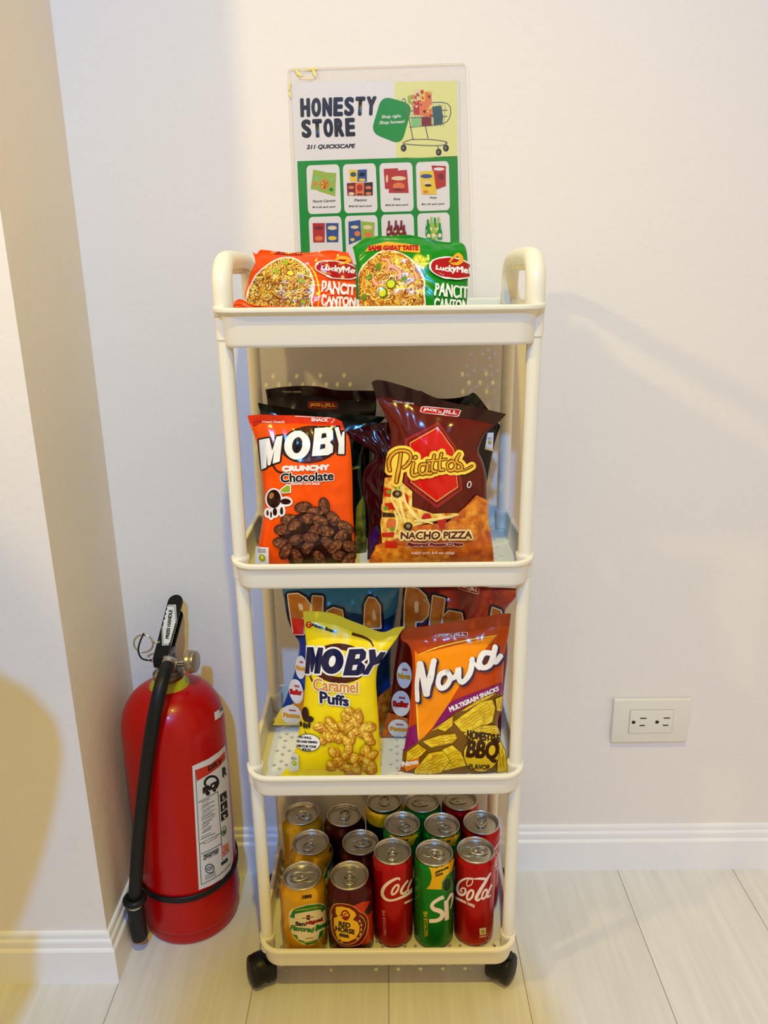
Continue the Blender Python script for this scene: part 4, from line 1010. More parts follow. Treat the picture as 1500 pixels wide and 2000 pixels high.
# -- third tier, front pair
YEL = film('film_yellow', (246, 220, 0), rough=0.34)
POPC = [mottled('popcorn_print', [(0.3, (196, 130, 16)), (0.55, (236, 186, 40)), (0.7, (250, 222, 100))], scale=110, rough=0.35), film('popcorn_shade', (170, 100, 16)), film('popcorn_light', (252, 226, 96))]
def art_caramel(p):
    p.ell(680, 376, 27, 27, INKR, ang=10); p.up(); p.stroke([(692, 362), (672, 366), (684, 380), (670, 390)], 5, YEL, n=4)
    p.text('Nutri Snack', [(706, 386), (908, 446), (914, 424), (714, 366)], INKK, bold=3)
    p.ring(930, 690, 235, 162, 195, 110, INKB, ang=3); p.up(); p.stroke([(1030, 450), (1130, 480), (1180, 510), (1205, 552)], 17, INKB, taper=(1.4, 1, 0.6)); p.up()
    p.stroke([(690, 780), (710, 830), (740, 860)], 14, INKB, n=4); p.up()
    MP = [(670, 556), (720, 556), (738, 640), (758, 558), (800, 562), (772, 772), (726, 772), (736, 680), (716, 760), (700, 760), (694, 690), (690, 774), (655, 772)]
    BP = [(1008, 575), (1120, 571), (1147, 600), (1142, 650), (1106, 677), (1137, 707), (1131, 760), (1080, 787), (955, 787)]
    BH = [[(1062, 617), (1095, 613), (1090, 647), (1053, 652)], [(1037, 702), (1075, 699), (1065, 740), (1028, 745)]]
    YP = [(1168, 580), (1218, 574), (1230, 640), (1262, 596), (1306, 596), (1250, 684), (1200, 705), (1160, 780), (1112, 780), (1172, 680)]
    p.poly(MP, INKW, dil=15); p.poly(BP, INKW, dil=15); p.poly(YP, INKW, dil=13); p.ell(872, 672, 90, 104, INKW, ang=14, dil=15); p.up()
    p.poly(MP, NAVY); p.poly(BP, NAVY, holes=BH); p.poly(YP, NAVY); p.ring(872, 672, 90, 104, 26, 46, NAVY, ang=14); p.up()
    p.ell(872, 672, 24, 44, INKW, ang=14); p.up()
    p.text('Caramel', [(725, 905), (1075, 928), (1078, 836), (722, 810)], film('ink_caramel', (206, 140, 60)), bold=3, out=(film('ink_cream', (250, 236, 200)), 11))
    p.up()
    p.text('Puffs', [(778, 1005), (1000, 1032), (1000, 960), (776, 912)], NAVY, bold=5, out=(INKW, 14))
    for q in ((660, 1100, 26, 60), (690, 1140, 34, 26), (650, 1190, 10, 26), (670, 1195, 9, 22), (690, 1190, 9, 24), (625, 1180, 9, 22)): p.ell(*q, CHOCD)
    p.stroke([(655, 1235), (668, 1275)], 5, INKK, n=2); p.ell(680, 1330, 100, 72, INKK); p.up(); p.ell(680, 1330, 95, 67, INKW); p.up()
    for t, y, x0, x1 in (('NO HULLS,', 1295, 612, 705), ('NO HARD KERNELS,', 1330, 596, 752), ('MELTS IN YOUR', 1365, 598, 742), ('MOUTH', 1392, 632, 700)):
        p.text(t, [(x0, y), (x1, y + 6), (x1 + 2, y - 12), (x0 + 2, y - 18)], INKK, bold=1.5)
    rs = random.Random(5)
    for x, y in ((790, 1200), (850, 1180), (900, 1220), (960, 1130), (1020, 1090), (1100, 1110), (1040, 1170), (980, 1220), (1080, 1230), (1150, 1220), (1160, 1290), (830, 1280), (920, 1270), (1010, 1300), (880, 1420), (930, 1480), (870, 1500), (1000, 1400), (1060, 1450), (1120, 1390), (1180, 1440), (1140, 1500), (1000, 1540), (1080, 1550), (1200, 1530)):
        for k in range(3):
            ox, oy, a = rs.uniform(-28, 28), rs.uniform(-24, 24), rs.uniform(0, 180)
            p.ell(x + ox, y + oy, 50, 34, POPC[1], ang=a); p.up(0.02); p.ell(x + ox - 4, y + oy - 5, 43, 27, POPC[0], ang=a); p.up(0.02); p.ell(x + ox - 10, y + oy - 10, 20, 11, POPC[2], ang=a); p.up(0.02)
    leafbox(p, ((552, 1405), (606, 1425), (606, 1545), (525, 1565)), film('pale_grey_print', (214, 214, 200)))
bag('snack_bag', 'yellow bag of caramel puffs front left on the third tier', G3, MCF,
    [(440, 1605), (520, 1520), (560, 1420), (592, 1300), (612, 1150), (640, 1000), (650, 850), (656, 700), (660, 560), (645, 400), (632, 265)],
    [(1262, 1605), (1258, 1400), (1252, 1200), (1238, 1000), (1228, 830), (1250, 690), (1330, 580), (1400, 480), (1460, 392)],
    [(632, 265), (760, 270), (900, 295), (1050, 350), (1180, 402), (1290, 436), (1380, 405), (1460, 390)], [(440, 1610), (1262, 1610)], 0.012, 4, 0, 0.044, Z3, YEL, art=art_caramel, seed=9, crease=0.7, sealmat=film('film_yellow_seal', (214, 196, 40), 0.36), seal=0.06)

NOV = film('film_burnt_orange', (196, 68, 4)); NOVP = film('film_light_orange', (250, 146, 4)); PURP = film('ink_magenta', (136, 10, 100))
MULT = mottled('grain_chip_print', [(0.3, (206, 160, 14)), (0.5, (240, 204, 24)), (0.68, (250, 226, 70))], scale=120, rough=0.35, detail=6)
MULR = film('chip_ridge', (196, 150, 18))
MULTD = film('chip_shade', (122, 82, 12)); MUDB = film('ink_dark_brown', (58, 26, 10))
def art_nova(p):
    p.poly([(400, 620), (428, 655), (1104, 488), (1040, 560), (760, 960), (690, 1080), (560, 1270), (430, 1420), (412, 1050)], NOVP); p.up()
    p.stroke([(428, 655), (620, 585), (860, 530), (1104, 488)], 12, INKY, n=4, taper=(0.5, 1, 1, 0.4)); p.stroke([(414, 1080), (424, 1250), (430, 1420)], 12, INKY, n=3); p.up()
    jj(p, ((576, 478), (856, 461), (850, 508), (572, 506)), INKW, box=film('dull_brick', (166, 50, 16)))
    p.poly([(690, 1080), (730, 1050), (900, 985), (1155, 892), (1158, 975), (900, 1060), (740, 1150), (640, 1240), (545, 1312), (600, 1210)], PURP)
    p.poly([(345, 1290), (410, 1250), (432, 1400), (340, 1480), (300, 1510), (315, 1400)], PURP); p.up()
    p.text('MULTIGRAIN SNACKS', [(706, 1145), (1116, 960), (1110, 926), (690, 1108)], INKW, bold=3)
    p.poly([(285, 1700), (300, 1500), (430, 1400), (545, 1312), (740, 1160), (900, 1070), (1095, 985), (1155, 1000), (1132, 1150), (1105, 1260), (1190, 1530), (1210, 1700)], MULTD); p.up()
    for q in ([(800, 1140), (930, 1050), (990, 1020), (1090, 985), (1010, 1040), (840, 1130)], [(730, 1230), (860, 1140), (960, 1060), (1060, 1040), (1085, 1110), (1060, 1230), (870, 1330), (800, 1310)], [(545, 1310), (640, 1240), (725, 1180), (720, 1260), (660, 1310), (600, 1290)], [(470, 1400), (600, 1350), (740, 1330), (760, 1370), (720, 1410), (540, 1450)], [(340, 1490), (430, 1420), (500, 1470), (450, 1520), (400, 1560), (330, 1560)], [(540, 1560), (650, 1460), (720, 1430), (800, 1500), (840, 1600), (660, 1640), (560, 1640)], [(400, 1640), (520, 1500), (640, 1480), (700, 1560), (620, 1660), (400, 1690)], [(820, 1330), (980, 1260), (1090, 1260), (1130, 1360), (900, 1400)], [(1085, 1030), (1152, 1005), (1135, 1140), (1095, 1130)], [(1110, 1380), (1160, 1480), (1200, 1680), (1100, 1690), (1110, 1520)]):
        p.poly(q, MULTD, dil=5); p.up(0.4); p.poly(q, MULT); p.up(0.4)
        cc = np.mean(np.array(q, float), axis=0); ev = np.linalg.eigh(np.cov((np.array(q, float) - cc).T))[1]; ax_, bx_ = ev[:, 1], ev[:, 0]
        for k in (-36, -12, 12, 36):
            ln = [tuple(cc + bx_ * k + ax_ * t_ + bx_ * 5 * math.sin(t_ * 0.07)) for t_ in range(-150, 151, 20)]; ln = [z for z in ln if inside(z, q)]
            if len(ln) > 3: p.stroke(ln, 9, MULR, n=3, taper=(0.5, 1, 0.5))
        p.up(0.4)
    p.ell(965, 1505, 152, 148, MUDB); p.up(); p.ell(965, 1505, 146, 142, film('bbq_yellow', (238, 200, 30))); p.up()
    p.text('HOMESTYLE', [(846, 1368), (1112, 1402), (1112, 1342), (850, 1298)], MUDB, bold=4); p.text('BBQ', [(838, 1545), (1094, 1572), (1112, 1404), (862, 1385)], MUDB, bold=9); p.text('FLAVOR', [(866, 1626), (1040, 1632), (1042, 1592), (864, 1586)], MUDB, bold=3)
    p.poly([(300, 1580), (440, 1530), (440, 1600), (330, 1650)], film('ink_amber2', (232, 120, 20))); p.up(); p.text('Nova', [(300, 1610), (430, 1580), (432, 1545), (302, 1570)], INKW, bold=4); p.up()
    sc = [([(430, 1040), (428, 900), (446, 720)], 34), ([(452, 730), (480, 850), (506, 985)], 54), ([(505, 985), (535, 850), (562, 705)], 48), ([(680, 800), (622, 820), (598, 890), (624, 938), (672, 916), (702, 850), (680, 800)], 46),
          ([(700, 860), (756, 830), (772, 770), (776, 850), (800, 886), (846, 850), (880, 780), (892, 692)], 44), ([(880, 700), (900, 720), (950, 770)], 30), ([(1050, 640), (990, 640), (952, 710), (972, 762), (1030, 742), (1066, 660)], 46), ([(1082, 586), (1062, 680), (1082, 716), (1124, 660)], 42)]
    for q, w in sc: p.stroke([(x + 12, y + 10) for x, y in q], w, film('ink_shadow_blue', (62, 40, 70)), dil=8, n=5)
    p.up()
    for q, w in sc: p.stroke(q, w, INKW, n=5)
bag('snack_bag', 'orange barbecue multigrain snack bag front right on the third tier', G3, NVF,
    [(235, 1730), (270, 1640), (300, 1490), (335, 1290), (355, 1100), (372, 900), (376, 720), (350, 580), (275, 520), (300, 440)],
    [(1225, 1730), (1205, 1640), (1185, 1520), (1130, 1360), (1108, 1250), (1136, 1100), (1152, 950), (1160, 800), (1168, 650), (1200, 500), (1226, 300)],
    [(300, 440), (450, 412), (620, 385), (850, 355), (1000, 330), (1120, 308), (1226, 300)], [(235, 1740), (1225, 1740)], 0.022, 4, 0, 0.046, Z3, NOV, art=art_nova, seed=10, sealmat=film('film_rust_seal', (166, 60, 14)), seal=0.07)

# ------------------------------------------------------------------ noodle packs on the top tier
N1F = (400, 440, 340 / 1500); N2F = (660, 440, 440 / 1500); Z1 = TR[0][1] + 0.0028
NOOD = mottled('noodle_print', [(0.28, (96, 52, 10)), (0.45, (190, 122, 22)), (0.6, (228, 172, 50)), (0.75, (246, 216, 110))], scale=90, rough=0.3, kind='wave', distortion=22, detail=4, coat=0.4)
NOODR = mottled('noodle_print_red', [(0.28, (120, 50, 8)), (0.45, (206, 110, 18)), (0.62, (236, 168, 44)), (0.78, (246, 206, 90))], scale=90, rough=0.3, kind='wave', distortion=22, detail=4, coat=0.4)
STR = [film('strand_%d' % i, c) for i, c in enumerate(((232, 176, 50), (246, 212, 100), (190, 110, 24), (150, 78, 12)))]
CRIM = film('logo_crimson', (170, 14, 24)); LORG = film('film_noodle_orange', (246, 76, 4), 0.22); LGRN = film('film_noodle_green', (4, 132, 22), 0.22)
def noodles(p, P, base, seed, n, w):
    p.poly(P, base); p.up(); rs = random.Random(seed)
    for i, (x, y) in enumerate(scatter(P, n, rs)):
        a = rs.uniform(0, 6.28); r = rs.uniform(26, 48)
        q = [(x + r * k * math.cos(a) + rs.uniform(-12, 12), y + r * k * math.sin(a) + rs.uniform(-12, 12)) for k in (-0.8, -0.3, 0.3, 0.8)]
        q = [z for z in q if inside(z, P)]
        if len(q) >= 3: p.stroke(q, w, STR[rs.choice((0, 0, 1, 2, 2, 3))], n=3, taper=(0.7, 1, 0.7)); p.up(0.02)
    p.up()
def inset(P, k, c=None):
    c = np.mean(np.array(P, float), axis=0); return [tuple(c + (np.array(q) - c) * k) for q in P]
def lucky(p, cx, cy, rx, ry, a, tq):
    p.ell(cx, cy, rx + 10, ry + 9, INKW, ang=a); p.up(); p.ell(cx, cy, rx, ry, CRIM, ang=a); p.up()
    p.text('LuckyMe!', tq, INKW, bold=2.5); p.up()
def art_orange(p):
    B = [(362, 600), (400, 500), (445, 420), (530, 345), (640, 285), (760, 280), (870, 345), (930, 440), (948, 540), (925, 640), (890, 760), (400, 760)]
    B = [tuple(q) for q in spline(B, 3, True)]
    p.stroke([(880, 320), (950, 420), (985, 560), (975, 700)], 14, INKY, n=5, taper=(0.3, 1, 1, 0.5)); p.up()
    p.poly(B, film('bowl_white', (236, 226, 200))); p.up(); noodles(p, inset(B, 0.945), NOOD, 3, 240, 10)
    for x, y, c in ((700, 330, LEAFG), (830, 480, LEAFG), (850, 660, LEAFG), (620, 400, LEAFG), (500, 560, INKG), (740, 420, INKY)): p.ell(x, y, 26, 18, c, ang=x % 90)
    p.up()
    p.poly([(560, 232), (800, 240), (850, 262), (700, 262), (600, 250)], INKY); p.up(); p.text('GREAT TASTE', [(600, 255), (840, 262), (842, 240), (602, 236)], CRIM, bold=3)
    lucky(p, 1140, 392, 186, 66, 9, [(1003, 398), (1296, 436), (1298, 372), (1006, 350)])
    p.stroke([(1110, 322), (1150, 300), (1200, 296), (1240, 312), (1200, 336), (1150, 350)], 26, INKG, n=5, taper=(0.5, 1, 1, 0.3)); p.up()
    p.text('PANCIT', [(1006, 584), (1280, 608), (1286, 524), (1014, 490)], INKW, bold=3.5); p.text('CANTON', [(1004, 684), (1280, 708), (1286, 630), (1008, 602)], INKW, bold=3.5)
def art_greenp(p):
    B = [(136, 420), (138, 325), (190, 245), (305, 165), (430, 190), (520, 255), (575, 350), (578, 450), (550, 560), (160, 570)]
    B = [tuple(q) for q in spline(B, 3, True)]
    p.ell(545, 245, 44, 58, LEAFG, ang=-30); p.up(); p.ell(545, 245, 34, 46, INKY, ang=-30); p.up()
    for k in range(6): p.stroke([(545, 245), (545 + 34 * math.cos(k * 1.05), 245 + 42 * math.sin(k * 1.05))], 4, LEAFG, n=2)
    p.up()
    p.poly([(178, 178), (210, 140), (330, 112), (545, 138), (548, 186), (440, 180), (330, 158), (230, 172)], INKG); p.up(); p.text('SAME GREAT TASTE', [(205, 168), (532, 168), (534, 138), (205, 140)], CRIM, bold=3.5)
    p.poly(B, film('bowl_white', (236, 226, 200))); p.up(); noodles(p, inset(B, 0.95), NOODR, 9, 260, 8)
    SH = film('shrimp', (232, 130, 84)); SH2 = film('shrimp_light', (246, 196, 160))
    for q in ([(290, 230), (330, 235), (345, 270), (325, 320)], [(235, 330), (240, 370), (265, 400), (300, 400)], [(345, 280), (390, 290), (415, 330), (405, 360)], [(500, 300), (520, 340), (530, 370)]):
        p.stroke(q, 26, SH, n=5, taper=(0.4, 1, 1, 0.5)); p.up(0.3); p.stroke(q, 9, SH2, n=5, taper=(0.4, 1, 1, 0.5)); p.up(0.3)
    for x, y in ((215, 350), (180, 480), (440, 360), (270, 280)): p.ell(x, y, 16, 22, GP2, ang=x % 80)
    p.up()
    for x, y in ((357, 394), (300, 452)):
        p.ell(x, y, 33, 34, film('lime_rind', (72, 120, 20))); p.up(0.5); p.ell(x - 2, y + 1, 25, 27, film('lime_flesh', (206, 206, 36))); p.up(0.5)
    p.up()
    lucky(p, 752, 292, 138, 66, 8, [(648, 312), (864, 338), (866, 288), (652, 270)])
    p.stroke([(735, 252), (770, 215), (800, 205), (815, 240), (790, 262), (740, 262)], 22, INKG, n=5, taper=(0.5, 1, 1, 0.3)); p.up()
    p.text('PANCIT', [(642, 470), (850, 490), (852, 412), (648, 390)], INKW, bold=2.5); p.text('CANTON', [(638, 556), (850, 576), (852, 506), (642, 486)], INKW, bold=2.5)
GP2 = film('herb_green', (96, 130, 30))
GN = 'noodle packs on the top tray'
bag('noodle_pack', 'corner of an orange noodle pack lying low beside the left handle', GN, N1F,
    [(228, 770), (226, 690)], [(800, 770), (800, 702)], [(226, 690), (262, 652), (310, 636), (360, 660), (430, 690), (800, 702)], [(228, 780), (800, 780)],
    0.028, 0, 0, 0.020, Z1, LORG, seed=21, crease=1.3, seal=0.06, nu=44, nv=24, cat='noodle pack')
bag('noodle_pack', 'orange noodle pack with round bowl picture at the left of the top tray', GN, N1F,
    [(420, 860), (375, 700), (345, 600), (368, 500), (392, 410), (432, 330), (428, 280), (412, 232)], [(1306, 860), (1306, 700), (1300, 480), (1280, 340), (1242, 236)], [(412, 232), (450, 252), (480, 222), (548, 228), (760, 238), (950, 226), (1100, 230), (1242, 236)], [(420, 870), (1306, 870)],
    0.064, 20, 0, 0.034, Z1, LORG, art=art_orange, seed=22, crease=1.5, seal=0.03, cat='noodle pack')
bag('noodle_pack', 'green noodle pack at the right of the orange packs on the top tray', GN, N2F,
    [(150, 660), (146, 520), (132, 320), (112, 200), (98, 148)], [(858, 660), (860, 500), (866, 300), (852, 150), (792, 92)], [(98, 148), (170, 88), (300, 66), (500, 76), (700, 112), (792, 92)], [(150, 670), (858, 670)],
    0.068, 22, 0, 0.040, Z1, LGRN, art=art_greenp, seed=23, crease=1.2, seal=0.03, cat='noodle pack')
# ------------------------------------------------------------------ cans on the bottom tier
Z4 = TR[3][1] + 0.0030
def canmat(name, rgb, rough=0.26, metal=0.5): return mat(name, rgb, rough=rough, metal=metal, coat=0.08, spec=0.3)
LIDM = mat('lid_aluminium', (196, 190, 176), rough=0.3, metal=1.0)
def can(label, loc, R, H, RL, base, art=None, frame=None, tab=0.0, bands=()):
    x, y = loc
    t = thing('drink_can', (x, y, Z4), label, 'drink can', 'drink cans on the bottom tier')
    b = MB(); z = Z4
    pr = [(0.0, z + 0.006), (RL * 0.72, z + 0.004), (RL * 0.86, z), (RL * 0.92, z + 0.0008), (R * 0.985, z + 0.008), (R, z + 0.011), (R, z + H * 0.30), (R, z + H * 0.6), (R, z + H - (R - RL) * 2.4 - 0.007)]
    for k in range(1, 9):
        s = k / 8; pr.append((R - (R - RL * 0.965) * (s * s * (3 - 2 * s)), z + H - (R - RL) * 2.4 - 0.007 + ((R - RL) * 2.4 + 0.0035) * s))
    b.lathe(pr, (x, y, 0), base, 56)
    b.lathe([pr[1], pr[2], pr[3], (RL * 0.96, z + 0.0022)], (x, y, 0), LIDM, 56)
    b = MB(); cut = [q for q in pr if True]; b.lathe(cut, (x, y, 0), base, 56)
    for z0, z1, m in bands:
        zz = np.linspace(z0, z1, 8); rr_ = np.interp(zz, [q[1] - z for q in pr[4:]], [q[0] for q in pr[4:]])
        b.lathe([(r + 0.00025, z + q) for r, q in zip(rr_, zz)], (x, y, 0), m, 56)
    if art:
        p = Print(frame, L=4); art(p); p.onto(b, eps=0.0002, step=0.00007)
    b.build('can_body', t)
    l = MB(); zt = z + H
    l.lathe([(RL * 0.965, zt - 0.0036), (RL * 1.0, zt - 0.0024), (RL * 1.005, zt - 0.0010), (RL * 0.985, zt), (RL * 0.955, zt - 0.0004), (RL * 0.925, zt - 0.0030), (RL * 0.89, zt - 0.0062), (RL * 0.87, zt - 0.0064), (RL * 0.85, zt - 0.0048), (RL * 0.80, zt - 0.0044), (0, zt - 0.0042)], (x, y, 0), LIDM, 48)
    zp = zt - 0.0042; c, s = math.cos(tab), math.sin(tab)
    L = lambda u, v, h: (x + u * c - v * s, y + u * s + v * c, zp + h)
    # scored pouring panel, dished line
    l.tube([L(-0.006 + 0.0105 * math.cos(a) * 1.05 - 0.004, 0.0090 * math.sin(a), 0.0001) for a in [2 * PI * k / 24 for k in range(24)]], 0.00045, LIDM, 6, closed=True)
    ld = l.build('lid', t)
    g = MB()
    loop = [L(0.0045 + 0.0120 * math.cos(a), 0.0078 * math.sin(a) * (1.0 + 0.12 * math.cos(a)), 0.0017) for a in [2 * PI * k / 26 for k in range(26)]]
    g.tube(loop, 0.00105, LIDM, 8, closed=True)
    g.prism([(0.0015 * 0 + 0.0012 + 0.0068 * math.cos(a) - 0.0040, 0.0066 * math.sin(a)) for a in [2 * PI * k / 20 for k in range(20)]], 0.0009, 0.0018, LIDM, xf=lambda p: L(p[0], p[1], p[2]))
    g.tube([L(0.0098 + 0.0042 * math.cos(a), 0.0042 * math.sin(a), 0.0020) for a in [2 * PI * k / 18 for k in range(18)]], 0.0007, LIDM, 6, closed=True)
    g.lathe([(0.0022, 0), (0.0020, 0.0022), (0.0, 0.0026)], L(0.0, 0, 0.0006), LIDM, 14)
    tb_ = g.build('pull_tab', ld)
    return t
def place(src, label, loc, rot):
    c = copy_tree(src); c['label'] = label; c.location = (loc[0], loc[1], Z4); c.rotation_euler = (0, 0, math.radians(rot)); return c

GOLD = canmat('can_gold', (214, 160, 18)); WINE = canmat('can_wine', (70, 12, 14)); COKE = canmat('can_red', (172, 2, 8)); SPR = canmat('can_green', (6, 122, 30)); CYEL = canmat('can_yellow', (236, 182, 16))
CCRM = canmat('can_cream', (222, 206, 168), metal=0.1); CGRN = canmat('can_label_green', (14, 112, 40), metal=0.1); CDG = canmat('can_deep_green', (8, 44, 26)); CINK = canmat('can_ink', (34, 18, 12), metal=0); CWHT = canmat('can_white', (236, 218, 204), metal=0.1); CORG = canmat('can_orange_red', (206, 58, 20)); CGL = canmat('can_gold_line', (232, 190, 96)); CREDI = canmat('can_crimson', (150, 22, 20)); CLIM = canmat('can_lime', (186, 190, 30))
B1 = (560, 1660, 0.1); R1 = (640, 1680, 0.09); KF = (720, 1640, 0.12); C2F = (870, 1570, 0.14)
def art_gold(p):
    O = [(32, 1260), (70, 1180), (150, 1125), (400, 1058), (650, 1032), (740, 1060), (790, 1140), (795, 1250), (760, 1500), (690, 1690), (560, 1830), (400, 1872), (240, 1805), (110, 1650), (45, 1430)]
    O = [tuple(q) for q in spline(O, 3, True)]
    p.poly(O, CGL); p.up(); p.poly(inset(O, 0.965), CCRM); p.up()
    p.poly([(60, 1310), (118, 1190), (160, 1146), (400, 1078), (640, 1052), (730, 1085), (755, 1150), (680, 1215), (655, 1160), (400, 1200), (160, 1248), (155, 1335)], CGRN)
    p.poly([(110, 1640), (205, 1665), (222, 1745), (400, 1795), (610, 1745), (640, 1600), (722, 1545), (690, 1670), (560, 1815), (400, 1855), (245, 1788)], CGRN); p.up()
    p.text('Refreshing & Natural', [(170, 1200), (690, 1130), (690, 1090), (170, 1160)], CLIM, bold=2); p.text('Fruit Flavor', [(270, 1825), (560, 1800), (560, 1770), (270, 1790)], CLIM, bold=2)
    p.poly([(385, 1275), (452, 1262), (456, 1350), (420, 1368), (386, 1356)], CINK); p.stroke([(305, 1332), (370, 1325)], 12, CINK, n=2); p.stroke([(470, 1312), (525, 1304)], 12, CINK, n=2); p.up(); p.ell(420, 1310, 18, 24, CORG); p.up()
    p.text('San', [(178, 1468), (350, 1480), (352, 1405), (176, 1400)], CINK, bold=7); p.text('Miguel', [(368, 1482), (690, 1400), (684, 1318), (378, 1410)], CREDI, bold=9)
    p.text('Flavored', [(72, 1560), (510, 1608), (540, 1510), (92, 1470)], CGRN, bold=7); p.text('Beer', [(560, 1580), (780, 1470), (780, 1390), (580, 1470)], CGRN, bold=9)
    p.text('1890', [(312, 956), (478, 934), (484, 872), (316, 892)], CINK, bold=7); p.stroke([(370, 1730), (518, 1708)], 10, CINK, n=2)
def art_wine(p):
    p.poly([(560, 990), (760, 900), (925, 885), (860, 1000), (800, 1120), (860, 1200), (960, 1080), (1010, 1120), (985, 1300), (1020, 1500), (960, 1750), (760, 1850), (600, 1700)], CORG); p.up()
    p.poly([(820, 1130), (905, 1010), (960, 1000), (950, 1100), (880, 1190)], CDG); p.up()
    O = [(90, 1030), (150, 945), (300, 932), (470, 960), (590, 1010), (690, 1105), (800, 1160), (860, 1250), (885, 1370), (868, 1540), (780, 1740), (640, 1850), (330, 1868), (190, 1750), (90, 1560), (60, 1350), (58, 1150)]
    O = [tuple(q) for q in spline(O, 3, True)]
    p.poly(O, CGL); p.up(); p.poly(inset(O, 0.965), CREDI); p.up(); p.poly(inset(O, 0.90), canmat('can_deep_red', (112, 22, 14))); p.up()
    p.stroke([(100, 1160), (92, 1350), (140, 1600), (260, 1770), (430, 1820), (620, 1760), (760, 1580), (815, 1400), (780, 1270), (690, 1190)], 16, CGL, n=6); p.up()
    I = [(180, 1010), (300, 996), (480, 1040), (590, 1120), (618, 1190), (545, 1285), (640, 1330), (690, 1430), (678, 1560), (600, 1690), (450, 1760), (320, 1760), (200, 1650), (140, 1450), (140, 1250), (172, 1238), (228, 1215), (182, 1150)]
    p.poly(I, canmat('can_bright_yellow', (240, 186, 20), metal=0.15)); p.up()
    for x, y, a in ((690, 1320, 60), (725, 1400, 85), (722, 1500, 95), (705, 1600, 110), (640, 1690, 140), (235, 1700, 40), (300, 1770, 20)): p.ell(x, y, 34, 16, CGL, ang=a)
    p.stroke([(300, 1180), (330, 1110), (390, 1090), (440, 1130), (470, 1200), (430, 1270), (390, 1290)], 34, CREDI, n=5); p.stroke([(285, 1190), (350, 1185), (400, 1150)], 26, CREDI, n=4); p.poly([(300, 1220), (420, 1200), (470, 1230), (400, 1300), (350, 1290)], CREDI); p.up()
    p.text('RED', [(246, 1422), (482, 1458), (492, 1368), (254, 1322)], CINK, bold=8); p.text('HORSE', [(174, 1522), (580, 1602), (582, 1508), (184, 1420)], CINK, bold=8); p.text('BEER', [(262, 1640), (466, 1684), (468, 1622), (270, 1578)], CINK, bold=7)
def art_coca(p):
    p.stroke([(500, 660), (495, 628), (440, 638), (340, 690), (255, 770), (222, 860), (250, 940), (330, 985), (430, 975), (560, 925), (640, 880), (712, 830)], 34, CWHT, n=6, taper=(0.7, 1, 1.5, 1.6, 1.3, 1, 1.3, 1.2))
    p.ring(432, 812, 52, 108, 20, 70, CWHT, ang=32)
    p.stroke([(640, 660), (585, 730), (535, 810), (535, 872), (590, 862), (650, 800)], 32, CWHT, n=6, taper=(0.8, 1, 1.3, 1, 0.7)); p.stroke([(700, 650), (670, 710), (640, 790), (660, 840), (700, 800)], 24, CWHT, n=5)
    p.text('ORIGINAL TASTE', [(580, 1050), (760, 960), (760, 930), (580, 1018)], CWHT, bold=3)
    p.text('RECYCLE ME', [(288, 1545), (262, 1150), (222, 1150), (250, 1550)], canmat('can_rose', (206, 110, 100), metal=0.1), bold=4)
def art_cola(p):
    p.stroke([(560, 1046), (470, 1042), (385, 1048)], 30, CWHT, n=4, taper=(1.3, 1, 0.4)); p.stroke([(385, 1040), (290, 1042), (205, 1085), (168, 1165), (185, 1245), (240, 1270), (282, 1230), (270, 1180), (225, 1180), (215, 1215), (240, 1225)], 26, CWHT, n=6, taper=(0.7, 1.1, 1.4, 1.3, 0.9, 0.7, 0.6))
    p.stroke([(300, 1130), (300, 1085), (345, 1045), (380, 1070), (365, 1120), (315, 1150), (300, 1130)], 13, CWHT, n=5)
    p.ring(345, 1270, 52, 86, 20, 56, CWHT, ang=24)
    p.stroke([(632, 960), (560, 1080), (480, 1210), (430, 1310), (450, 1345), (500, 1310)], 36, CWHT, n=6, taper=(0.5, 1.1, 1.3, 1.3, 0.9, 0.5)); p.ring(545, 1260, 40, 84, 14, 52, CWHT, ang=22); p.stroke([(640, 1130), (600, 1230), (580, 1300), (620, 1280)], 26, CWHT, n=5)
    p.text('ORIGINAL TASTE', [(130, 1320), (402, 1446), (408, 1414), (136, 1290)], CWHT, bold=3)
    p.poly([(474, 1738), (562, 1726), (568, 1816), (480, 1832)], CCRM); p.stroke([(482, 1856), (565, 1842)], 16, CCRM, n=2); p.up(); p.poly([(496, 1758), (545, 1750), (548, 1795), (520, 1810), (500, 1800)], CLIM)
def art_sprite(p):
    p.poly([(945, 395), (1080, 418), (1250, 350), (1340, 240), (1400, 260), (1360, 500), (1270, 580), (1195, 690), (1190, 812), (940, 802), (1000, 730), (1030, 620), (1010, 500)], CYEL); p.up()
    p.text('LEMON-LIME', [(1086, 560), (1300, 466), (1300, 430), (1086, 520)], CDG, bold=4); p.text('DRINK', [(1090, 604), (1210, 560), (1210, 530), (1090, 572)], CDG, bold=3)
    p.ell(1275, 730, 66, 122, canmat('can_leaf_edge', (70, 150, 70)), ang=12); p.up(); p.ell(1275, 730, 56, 110, CDG, ang=12); p.up()
    p.stroke([(1222, 930), (1150, 960), (1060, 1020), (1030, 1080), (1070, 1130), (1160, 1160), (1200, 1210), (1170, 1280), (1090, 1315), (985, 1320)], 70, CWHT, n=6, taper=(0.9, 0.8, 0.8, 1, 1.1, 1, 0.9, 0.9))
    p.poly([(1225, 1000), (1295, 960), (1305, 1290), (1236, 1320)], CWHT); p.stroke([(1270, 1010), (1330, 900), (1362, 880), (1355, 1000), (1325, 1120)], 34, CWHT, n=5, taper=(1, 1.2, 1, 0.7, 0.4))
    p.text('RECYCLE ME', [(965, 1560), (955, 1165), (895, 1165), (915, 1570)], CLIM, bold=6)
xy = lambda px, py, h: at_z(px, py, Z4 + h)[:2]
HB, HS = 0.1195, 0.1455
RBc, RLb, RSc, RLs = 0.0318, 0.0266, 0.0279, 0.0258
